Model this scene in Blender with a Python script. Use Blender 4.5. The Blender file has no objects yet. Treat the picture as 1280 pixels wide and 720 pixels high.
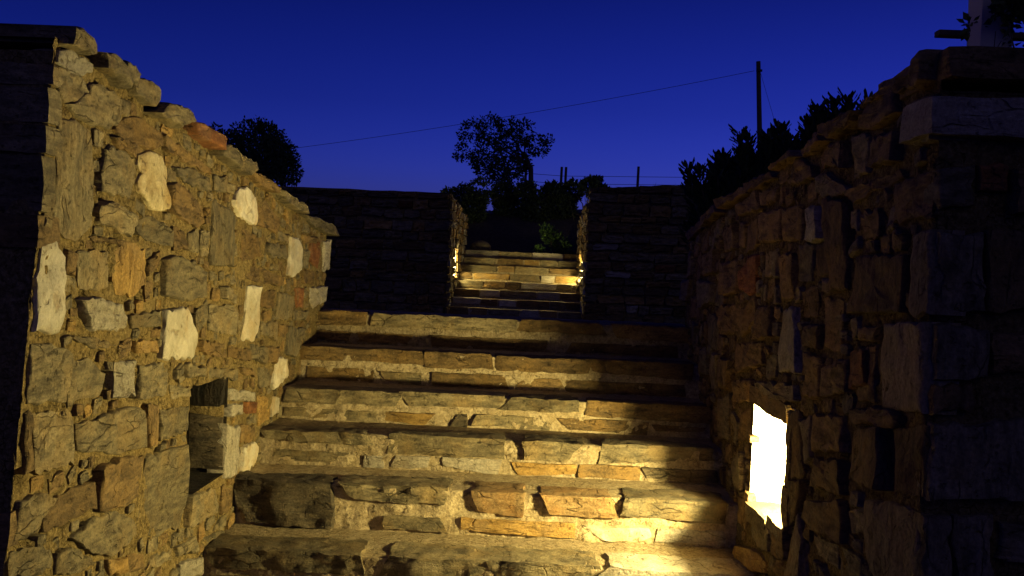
import bpy, math, random
from mathutils import Vector, Matrix, noise
S = bpy.context.scene
col = S.collection
rnd = random.Random(11)

# ------------------------------------------------------------------ camera
cam = bpy.data.objects.new("camera", bpy.data.cameras.new("camera"))
col.objects.link(cam)
S.camera = cam
cam.data.sensor_width = 36.0
cam.data.lens = 36.0 * 1300.0 / 1280.0
cam.data.clip_start = 0.05
cam.data.clip_end = 3000
yaw, pitch, roll = math.atan(30 / 1300), -math.atan(26.3 / 1300), math.radians(2.5)
cam.location = (0, 0, 1.63)
cam.rotation_euler = (Matrix.Rotation(yaw, 3, 'Z') @ Matrix.Rotation(math.pi / 2 + pitch, 3, 'X') @ Matrix.Rotation(roll, 3, 'Z')).to_euler()

# ------------------------------------------------------------------ dusk sky, added warm fill lamp, exposure
SUN_EL, SUN_AZ = math.radians(2.0), math.radians(50)
w = bpy.data.worlds.new("World"); S.world = w; w.use_nodes = True
wn, wl = w.node_tree.nodes, w.node_tree.links
wn.clear()
sky = wn.new('ShaderNodeTexSky'); sky.sky_type = 'NISHITA'; sky.sun_disc = False
sky.sun_elevation = SUN_EL; sky.sun_rotation = SUN_AZ
sky.ozone_density = 4.0; sky.dust_density = 0.3; sky.air_density = 1.0
tint = wn.new('ShaderNodeMix'); tint.data_type = 'RGBA'; tint.blend_type = 'MULTIPLY'; tint.inputs[0].default_value = 1
tint.inputs[7].default_value = (0.15, 0.13, 1.02, 1)      # tungsten white balance turns the dusk sky deep blue
bg = wn.new('ShaderNodeBackground'); bg.inputs[1].default_value = 0.15
wo = wn.new('ShaderNodeOutputWorld')
tc = wn.new('ShaderNodeTexCoord'); sx = wn.new('ShaderNodeSeparateXYZ'); rp = wn.new('ShaderNodeValToRGB')
wl.new(tc.outputs['Generated'], sx.inputs[0]); wl.new(sx.outputs['Z'], rp.inputs[0])
# twilight: brightest low down, darkening steadily overhead, the same all round
el = rp.color_ramp.elements
el[0].position = 0.05; el[0].color = (1.9, 1.9, 1.9, 1)
el[1].position = 1.0; el[1].color = (.4, .4, .4, 1)
for p_, v_ in ((.09, 1.75), (.15, 1.2), (.26, .68), (.45, .5)):
    e_ = el.new(p_); e_.color = (v_, v_, v_, 1)
dusk = wn.new('ShaderNodeMix'); dusk.data_type = 'RGBA'; dusk.blend_type = 'MULTIPLY'; dusk.inputs[0].default_value = 1
wl.new(sky.outputs[0], tint.inputs[6]); wl.new(tint.outputs[2], dusk.inputs[6]); wl.new(rp.outputs[0], dusk.inputs[7]); wl.new(dusk.outputs[2], bg.inputs[0]); wl.new(bg.outputs[0], wo.inputs[0])
sl = bpy.data.lights.new("warm_fill", 'SUN'); sl.energy = 0.045; sl.angle = math.radians(30); sl.color = (1.0, 0.8, 0.55)  # weak fill added from behind the camera, lifts the front-facing stone
so = bpy.data.objects.new("warm_fill", sl); col.objects.link(so)
so.rotation_euler = (math.radians(62), 0, math.radians(20))
S.view_settings.view_transform = 'Standard'
S.view_settings.look = 'None'
S.view_settings.exposure = 0.0
S.view_settings.gamma = 1.0
S.cycles.max_bounces = 8
S.cycles.diffuse_bounces = 4
S.cycles.sample_clamp_indirect = 6.0

# ------------------------------------------------------------------ helpers
def link(o, parent=None):
    col.objects.link(o)
    if parent is not None: o.parent = parent
    return o
def empty(name, label, cat, loc=(0, 0, 0), group=None):
    o = bpy.data.objects.new(name, None); o.location = loc; o.empty_display_size = .1
    link(o); o['label'] = label; o['category'] = cat
    if group: o['group'] = group
    return o
def tag(o, label, cat, group=None, kind=None):
    o['label'] = label; o['category'] = cat
    if group: o['group'] = group
    if kind: o['kind'] = kind
    return o
def mesh(name, V, F, mat, smooth=True, sharp=None, mats=None):
    me = bpy.data.meshes.new(name); me.from_pydata(V, [], F); me.update()
    for m in ([mat] if mats is None else mats): me.materials.append(m)
    me.polygons.foreach_set('use_smooth', [smooth] * len(me.polygons))
    if smooth and sharp: me.set_sharp_from_angle(angle=math.radians(sharp))
    return me
def obj(name, V, F, mat, parent=None, smooth=True, sharp=None):
    return link(bpy.data.objects.new(name, mesh(name, V, F, mat, smooth, sharp)), parent)
def local(o):
    # children of a moved empty are written in world metres
    o.matrix_parent_inverse = Matrix.Translation(-o.parent.location)
    return o
def N3(x, y, z, s): return noise.noise(Vector((x * s, y * s, z * s)))
def FB(x, y, z, s, oct=3):
    v = 0; a = 1
    for k in range(oct):
        v += a * noise.noise(Vector((x * s, y * s, z * s + 7.3 * k))); s *= 2.1; a *= .55
    return v
def decode(s):
    out = []
    for t in s.split(';'):
        if not t: continue
        c, *p = t.split(' ')
        out.append((c, [tuple(int(q) / 1000 for q in a.split(',')) for a in p]))
    return out

# ------------------------------------------------------------------ materials
def nt(name):
    m = bpy.data.materials.new(name); m.use_nodes = True
    t = m.node_tree; t.nodes.clear()
    o = t.nodes.new('ShaderNodeOutputMaterial'); b = t.nodes.new('ShaderNodeBsdfPrincipled')
    t.links.new(b.outputs[0], o.inputs[0])
    return m, t, b
def stone_mat(name, dark, lite, stain, stain_amt=.5, grain=(8, 8, 30), rough=.85, bump=.011, speck=.5, spec=.35, crack=.8, pit=.45, crw=.03):
    m, t, b = nt(name); n, l = t.nodes, t.links
    geo = n.new('ShaderNodeNewGeometry'); oi = n.new('ShaderNodeObjectInfo')
    mul = n.new('ShaderNodeVectorMath'); mul.operation = 'SCALE'; mul.inputs[0].default_value = (31, 17, 23)
    l.new(oi.outputs['Random'], mul.inputs['Scale'])
    add = n.new('ShaderNodeVectorMath'); l.new(geo.outputs['Position'], add.inputs[0]); l.new(mul.outputs[0], add.inputs[1])
    mp = n.new('ShaderNodeMapping'); mp.inputs['Scale'].default_value = grain; mp.inputs['Rotation'].default_value = (.12, .1, .05)
    l.new(add.outputs[0], mp.inputs[0])
    def nz(src, scale, det, rgh=.6):
        k = n.new('ShaderNodeTexNoise'); k.inputs['Scale'].default_value = scale; k.inputs['Detail'].default_value = det
        k.inputs['Roughness'].default_value = rgh; l.new(src, k.inputs['Vector']); return k.outputs[0]
    def ramp(src, a, b_):
        k = n.new('ShaderNodeMapRange'); k.inputs[1].default_value = a; k.inputs[2].default_value = b_; l.new(src, k.inputs[0]); return k.outputs[0]
    def mix(f, a, b_, mode='MIX'):
        k = n.new('ShaderNodeMix'); k.data_type = 'RGBA'; k.blend_type = mode
        for i, v in ((0, f), (6, a), (7, b_)):
            if isinstance(v, (int, float)): k.inputs[i].default_value = v
            elif isinstance(v, tuple): k.inputs[i].default_value = (*v, 1)
            else: l.new(v, k.inputs[i])
        return k.outputs[2]
    gr = nz(mp.outputs[0], 1.6, 7, .65)
    sp = nz(add.outputs[0], 120, 3, .7)
    lo = nz(add.outputs[0], 7, 5, .6)
    c = mix(ramp(gr, .36, .64), dark, lite)
    k = n.new('ShaderNodeMath'); k.operation = 'MULTIPLY'; k.inputs[1].default_value = stain_amt; l.new(ramp(lo, .48, .66), k.inputs[0])
    c = mix(k.outputs[0], c, stain)
    nv_ = n.new('ShaderNodeTexNoise'); nv_.inputs['Scale'].default_value = 9; nv_.inputs['Detail'].default_value = 4; l.new(add.outputs[0], nv_.inputs['Vector'])
    sc_ = n.new('ShaderNodeVectorMath'); sc_.operation = 'SCALE'; sc_.inputs['Scale'].default_value = 1.1; l.new(nv_.outputs['Color'], sc_.inputs[0])
    ad_ = n.new('ShaderNodeVectorMath'); l.new(mp.outputs[0], ad_.inputs[0]); l.new(sc_.outputs[0], ad_.inputs[1])
    vo = n.new('ShaderNodeTexVoronoi'); vo.feature = 'DISTANCE_TO_EDGE'; vo.inputs['Scale'].default_value = crack; l.new(ad_.outputs[0], vo.inputs['Vector'])
    ckr = n.new('ShaderNodeMath'); ckr.operation = 'MAXIMUM'; l.new(ramp(vo.outputs['Distance'], .0, crw), ckr.inputs[0])
    l.new(ramp(nz(add.outputs[0], 11, 4, .6), .60, .50), ckr.inputs[1]); ck = ckr.outputs[0]
    pt = ramp(nz(add.outputs[0], 46, 4, .7), .29, .40)
    ckm = n.new('ShaderNodeMath'); ckm.operation = 'MULTIPLY'; l.new(ck, ckm.inputs[0]); l.new(pt, ckm.inputs[1])
    c = mix(ckm.outputs[0], mix(1.0, c, (pit, pit * .9, pit * .75), 'MULTIPLY'), c)
    hs = n.new('ShaderNodeHueSaturation'); l.new(c, hs.inputs['Color'])
    v = n.new('ShaderNodeMapRange'); v.inputs[3].default_value = .72; v.inputs[4].default_value = 1.3; l.new(oi.outputs['Random'], v.inputs[0])
    l.new(v.outputs[0], hs.inputs['Value'])
    c = mix(speck, hs.outputs[0], mix(ramp(sp, .34, .62), (.2, .2, .2), (1, 1, 1)), 'MULTIPLY')
    l.new(c, b.inputs['Base Color'])
    b.inputs['Roughness'].default_value = rough; b.inputs['Specular IOR Level'].default_value = spec
    md = nz(add.outputs[0], 28, 6, .62)
    h = mix(.22, mix(.5, gr, mix(.35, md, sp)), ckm.outputs[0])
    bp = n.new('ShaderNodeBump'); bp.inputs['Strength'].default_value = 1.0; bp.inputs['Distance'].default_value = bump * 2
    l.new(h, bp.inputs['Height']); l.new(bp.outputs[0], b.inputs['Normal'])
    return m
HG, VG = (8, 8, 30), (26, 26, 7)
GREY = dict(dark=(.09, .074, .042), lite=(.28, .228, .122), stain=(.30, .20, .07), stain_amt=.5)
BROWN = dict(dark=(.08, .052, .02), lite=(.25, .165, .065), stain=(.30, .18, .05), stain_amt=.6)
OCHRE = dict(dark=(.22, .13, .035), lite=(.42, .27, .08), stain=(.2, .15, .09), stain_amt=.5)
PALE = dict(dark=(.32, .28, .2), lite=(.5, .45, .33), stain=(.36, .28, .15), stain_amt=.5)
M = {
 'g': stone_mat('grey_schist', **GREY), 'G': stone_mat('grey_schist_upright', grain=VG, **GREY),
 'b': stone_mat('brown_schist', **BROWN), 'B': stone_mat('brown_schist_upright', grain=VG, **BROWN),
 'o': stone_mat('ochre_stone', **OCHRE), 'O': stone_mat('ochre_stone_upright', grain=VG, **OCHRE),
 'l': stone_mat('pale_stone', **PALE), 'L': stone_mat('pale_stone_upright', grain=VG, **PALE),
 'm': stone_mat('dull_beige_stone', (.15, .115, .06), (.30, .24, .14), (.24, .17, .08), .5),
 'n': stone_mat('dull_beige_upright', (.15, .115, .06), (.30, .24, .14), (.24, .17, .08), .5, grain=VG),
 'q': stone_mat('yellow_quartz', (.34, .26, .11), (.68, .58, .34), (.38, .24, .07), .7, grain=(12, 12, 12), rough=.6, bump=.012, speck=.3),
 'r': stone_mat('rust_stone', (.16, .06, .02), (.36, .15, .045), (.2, .13, .07), .5),
 'R': stone_mat('rust_faced_slab', (.17, .105, .04), (.33, .225, .10), (.32, .16, .04), .6),
 'd': stone_mat('dark_schist', (.05, .04, .025), (.16, .125, .07), (.12, .09, .05), .4, bump=.016),
 'w': stone_mat('white_quartz', (.42, .37, .25), (.70, .64, .48), (.50, .34, .13), .65, grain=(9, 9, 9), rough=.6, bump=.008, speck=.22, spec=.5, crack=.5, pit=.7),
 'k': stone_mat('niche_shade_schist', (.006, .005, .003), (.05, .034, .016), (.03, .02, .01), .4, grain=(18, 18, 4), bump=.018),  # shade of the left niche put into the stone colour
}
MORTAR = stone_mat('lime_mortar', (.14, .10, .04), (.35, .265, .115), (.28, .195, .07), .5, grain=(46, 46, 46), rough=.95, bump=.016, speck=.6, spec=.1, crack=1.2, crw=.05)
STEPMORTAR = stone_mat('worn_step_mortar', (.27, .21, .115), (.50, .41, .25), (.36, .27, .13), .45, grain=(30, 30, 30), rough=.95, bump=.011, speck=.45, spec=.1, crack=1.0, crw=.03)
PLASTER = stone_mat('niche_plaster', (.68, .65, .58), (.80, .77, .70), (.62, .55, .44), .3, grain=(30, 30, 30), rough=.9, bump=.006, speck=.25, spec=.1)
EARTH = stone_mat('dry_earth', (.08, .06, .04), (.16, .125, .085), (.1, .09, .05), .5, grain=(12, 12, 12), rough=.95, bump=.02)
def flat_mat(name, c, c2, scale=6, rough=.7, spec=.3, trans=0):
    m, t, b = nt(name); n, l = t.nodes, t.links
    oi = n.new('ShaderNodeTexCoord'); k = n.new('ShaderNodeTexNoise'); k.inputs['Scale'].default_value = scale; k.inputs['Detail'].default_value = 6
    l.new(oi.outputs['Object'], k.inputs['Vector'])
    x = n.new('ShaderNodeMix'); x.data_type = 'RGBA'; x.inputs[6].default_value = (*c, 1); x.inputs[7].default_value = (*c2, 1)
    l.new(k.outputs[0], x.inputs[0]); l.new(x.outputs[2], b.inputs['Base Color'])
    b.inputs['Roughness'].default_value = rough; b.inputs['Specular IOR Level'].default_value = spec
    bp = n.new('ShaderNodeBump'); bp.inputs['Distance'].default_value = .004; l.new(k.outputs[0], bp.inputs['Height']); l.new(bp.outputs[0], b.inputs['Normal'])
    return m
LEAF = flat_mat('leaf_green', (.035, .055, .018), (.075, .11, .035), 30)
OLEAF = flat_mat('oleander_leaf', (.03, .05, .02), (.06, .085, .035), 30)
GLEAF = flat_mat('fresh_leaf', (.06, .13, .025), (.1, .19, .04), 30)
BARK = flat_mat('bark', (.06, .045, .03), (.14, .11, .08), 20, .9)
WOOD = flat_mat('weathered_wood', (.06, .045, .03), (.13, .1, .07), 15, .85)
WHITEWASH = flat_mat('whitewash', (.42, .41, .38), (.55, .53, .5), 9, .9)
STEEL = flat_mat('dark_wire', (.03, .03, .03), (.06, .06, .06), 30, .5)
BLACKM = flat_mat('black_fitting', (.02, .02, .02), (.05, .05, .05), 30, .5)
STRAW = flat_mat('dry_grass', (.12, .1, .05), (.2, .17, .09), 30, .9)
def glow_mat(name, c, s):
    m = bpy.data.materials.new(name); m.use_nodes = True; t = m.node_tree; t.nodes.clear()
    o = t.nodes.new('ShaderNodeOutputMaterial'); e = t.nodes.new('ShaderNodeEmission')
    e.inputs[0].default_value = (*c, 1); e.inputs[1].default_value = s; t.links.new(e.outputs[0], o.inputs[0]); return m
WARM = (1.0, .80, .32)
BULB = glow_mat('lit_bulb', WARM, 3600.0)
BULB_FAR = glow_mat('lit_bulb_far', WARM, 750.0)

# ------------------------------------------------------------------ traced outlines, in metres on each wall (along, up)

LEFT_STONES="l 2339,2074 2385,2089 2458,2084 2495,2074 2496,2054 2439,2036 2367,2041 2338,2048;g 2348,2031 2438,2044 2509,2005 2458,1985 2374,1961 2352,1972;g 2389,1962 2489,2004 2512,2030 2563,2038 2665,2022 2675,1964 2622,1934 2495,1936 2424,1946;b 2689,1973 2837,1994 2975,1971 2992,1935 2876,1910 2709,1923 2661,1939;b 2647,1918 2774,1917 2866,1908 2811,1882 2674,1899;b 2990,1963 3154,1951 3440,1914 3459,1896 3280,1904 3019,1929;g 3104,1884 3233,1896 3444,1883 3475,1836 3342,1837 3127,1861;g 3482,1894 3637,1901 3624,1846 3496,1845;q 2817,1891 2900,1911 2980,1907 3042,1878 3041,1829 3087,1771 3015,1748 2943,1747 2881,1774 2825,1795 2817,1818 2849,1844 2813,1863;w 3711,1827 3807,1878 3909,1883 4027,1857 4040,1761 3962,1747 3789,1770 3714,1806;b 4053,1835 4148,1853 4386,1795 4368,1728 4053,1753;w 4602,1722 4748,1719 4826,1658 4823,1572 4679,1540 4568,1554 4605,1598;r 5011,1700 5260,1719 5295,1643 5227,1578 4990,1619;l 5311,1708 5479,1735 5510,1579 5339,1565;g 4846,1672 4977,1662 4955,1578 4860,1586;g 4383,1736 4595,1732 4571,1693 4402,1700;b 4832,1740 5259,1728 5224,1711 4857,1694;G 3486,1802 3520,1819 3730,1772 3703,1586 3485,1591;b 3076,1830 3205,1835 3397,1785 3420,1731 3324,1712 3091,1749;b 3110,1706 3214,1697 3249,1643 3117,1634;G 3255,1693 3357,1708 3365,1631 3261,1637;b 3804,1738 4060,1703 4130,1629 3874,1608 3796,1640;g 4221,1684 4544,1681 4582,1627 4307,1623 4201,1647;b 3813,1591 4160,1580 4481,1540 4431,1506 4098,1524 3827,1558;b 4829,1572 5176,1563 5149,1501 4889,1513;l 5050,1486 5426,1487 5419,1414 5142,1379 5043,1425;r 4731,1489 4939,1485 4938,1392 4794,1396;G 4424,1478 4702,1453 4701,1358 4594,1349 4399,1369;b 4115,1484 4366,1489 4350,1411 4160,1425;w 3943,1514 4110,1510 4109,1357 4056,1293 3892,1315 3934,1399;g 3609,1516 3889,1498 3874,1448 3613,1478;g 3483,1456 3752,1448 3838,1413 3817,1331 3493,1372;w 3075,1458 3267,1458 3355,1387 3384,1339 3356,1292 3056,1313 3063,1367;g 4169,1367 4428,1350 4426,1271 4176,1312;b 3413,1342 3712,1309 3719,1254 3417,1303;b 3741,1299 4020,1261 4014,1219 3746,1256;g 4028,1284 4246,1254 4243,1188 4036,1224;b 4272,1259 4488,1232 4440,1177 4282,1191;G 4638,1315 5008,1292 4775,1169 4596,1199;g 4716,1389 5029,1372 4966,1331 4723,1347;b 4460,1343 4587,1328 4579,1278 4468,1285;w 4472,1192 4626,1176 4669,1093 4393,1064 4362,1089;w 4399,1032 4508,1015 4502,950 4398,946;g 4160,1180 4403,1160 4347,1083 4170,1104;b 3874,1207 4100,1178 4140,1144 3909,1181;g 3500,1243 3824,1205 3829,1168 3503,1211;g 3279,1275 3476,1251 3480,1213 3283,1234;l 3751,1143 4089,1090 4094,1053 3756,1100;l 3748,1088 3970,1059 3975,1019 3744,1042;r 3991,1063 4131,1045 4124,1000 3997,1018;o 4152,1069 4397,1024 4368,946 4182,938;b 3904,986 4144,950 4165,885 3946,911;L 3731,1018 3905,976 3884,801 3735,818;w 3960,894 4116,887 4206,852 4190,789 4043,781 3938,805;g 3319,841 3681,799 3702,702 3488,720 3322,743;b 3710,794 3841,761 3851,677 3732,685;g 3535,656 3751,622 3783,598 3564,622;l 3274,637 3502,595 3517,536 3301,583;g 3245,699 3434,685 3482,623 3263,664;G 2347,1924 2431,1933 2505,1917 2531,1839 2533,1686 2458,1645 2378,1665 2346,1700 2354,1783;g 2301,1766 2309,1767 2332,1713 2324,1667 2290,1674;g 2592,1882 2652,1897 2795,1878 2822,1833 2776,1767 2587,1774;g 2575,1739 2663,1751 2849,1726 2845,1702 2786,1665 2568,1701;b 2535,1659 2718,1656 2709,1644 2559,1645;g 2844,1716 2928,1730 3115,1695 3107,1645 2921,1658 2841,1686;w 2281,1603 2286,1629 2349,1644 2394,1610 2393,1535 2396,1476 2369,1431 2260,1441 2267,1490 2273,1541 2277,1576;G 2472,1621 2644,1624 2657,1534 2492,1530;O 2675,1611 2736,1655 2892,1636 2896,1535 2826,1504 2715,1512;g 3039,1607 3192,1619 3464,1569 3465,1486 3287,1475 3050,1502;l 2472,1506 2525,1511 2749,1485 2802,1447 2793,1422 2729,1412 2544,1431 2515,1460;g 2800,1452 3027,1459 3037,1416 2815,1416;o 2847,1379 3010,1370 3033,1333 2861,1344;g 2457,1416 2547,1411 2733,1377 2606,1377;g 2257,1414 2348,1410 2450,1378 2450,1319 2427,1265 2244,1284;g 2454,1361 2548,1360 2647,1311 2627,1256 2515,1261 2458,1246;l 2716,1334 2846,1327 2837,1225 2708,1238;g 2883,1308 3130,1293 3136,1233 3091,1196 2885,1216;g 3147,1223 3314,1202 3325,1167 3165,1179;g 2275,1260 2474,1232 2487,1103 2288,1125;b 2238,1264 2271,1262 2288,1130 2241,1129;g 2495,1203 2636,1200 2813,1202 2918,1179 2934,1071 2726,1087 2514,1135;B 2957,1188 3033,1179 3038,1059 2975,1061;g 3059,1162 3321,1137 3321,1059 3074,1064;b 2613,1067 2752,1076 2937,1047 2961,918 2782,933 2626,958;g 2971,1030 3311,1014 3330,848 3270,756 3039,789 2922,828 2931,919;b 2333,1009 2415,1046 2519,1046 2602,1040 2618,966 2461,970 2343,976;g 2215,1076 2323,1072 2402,1043 2325,1011 2317,981 2204,991;g 2487,926 2595,945 2744,932 2889,873 2904,827 2725,814 2601,857;g 2201,968 2258,964 2382,926 2385,881 2297,884 2195,921;o 2693,815 2840,781 2855,738 2722,764;b 2858,780 2965,753 2968,711 2861,734;g 3044,727 3213,699 3224,664 2995,698;g 2396,914 2480,905 2644,823 2535,826 2399,861"
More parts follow.
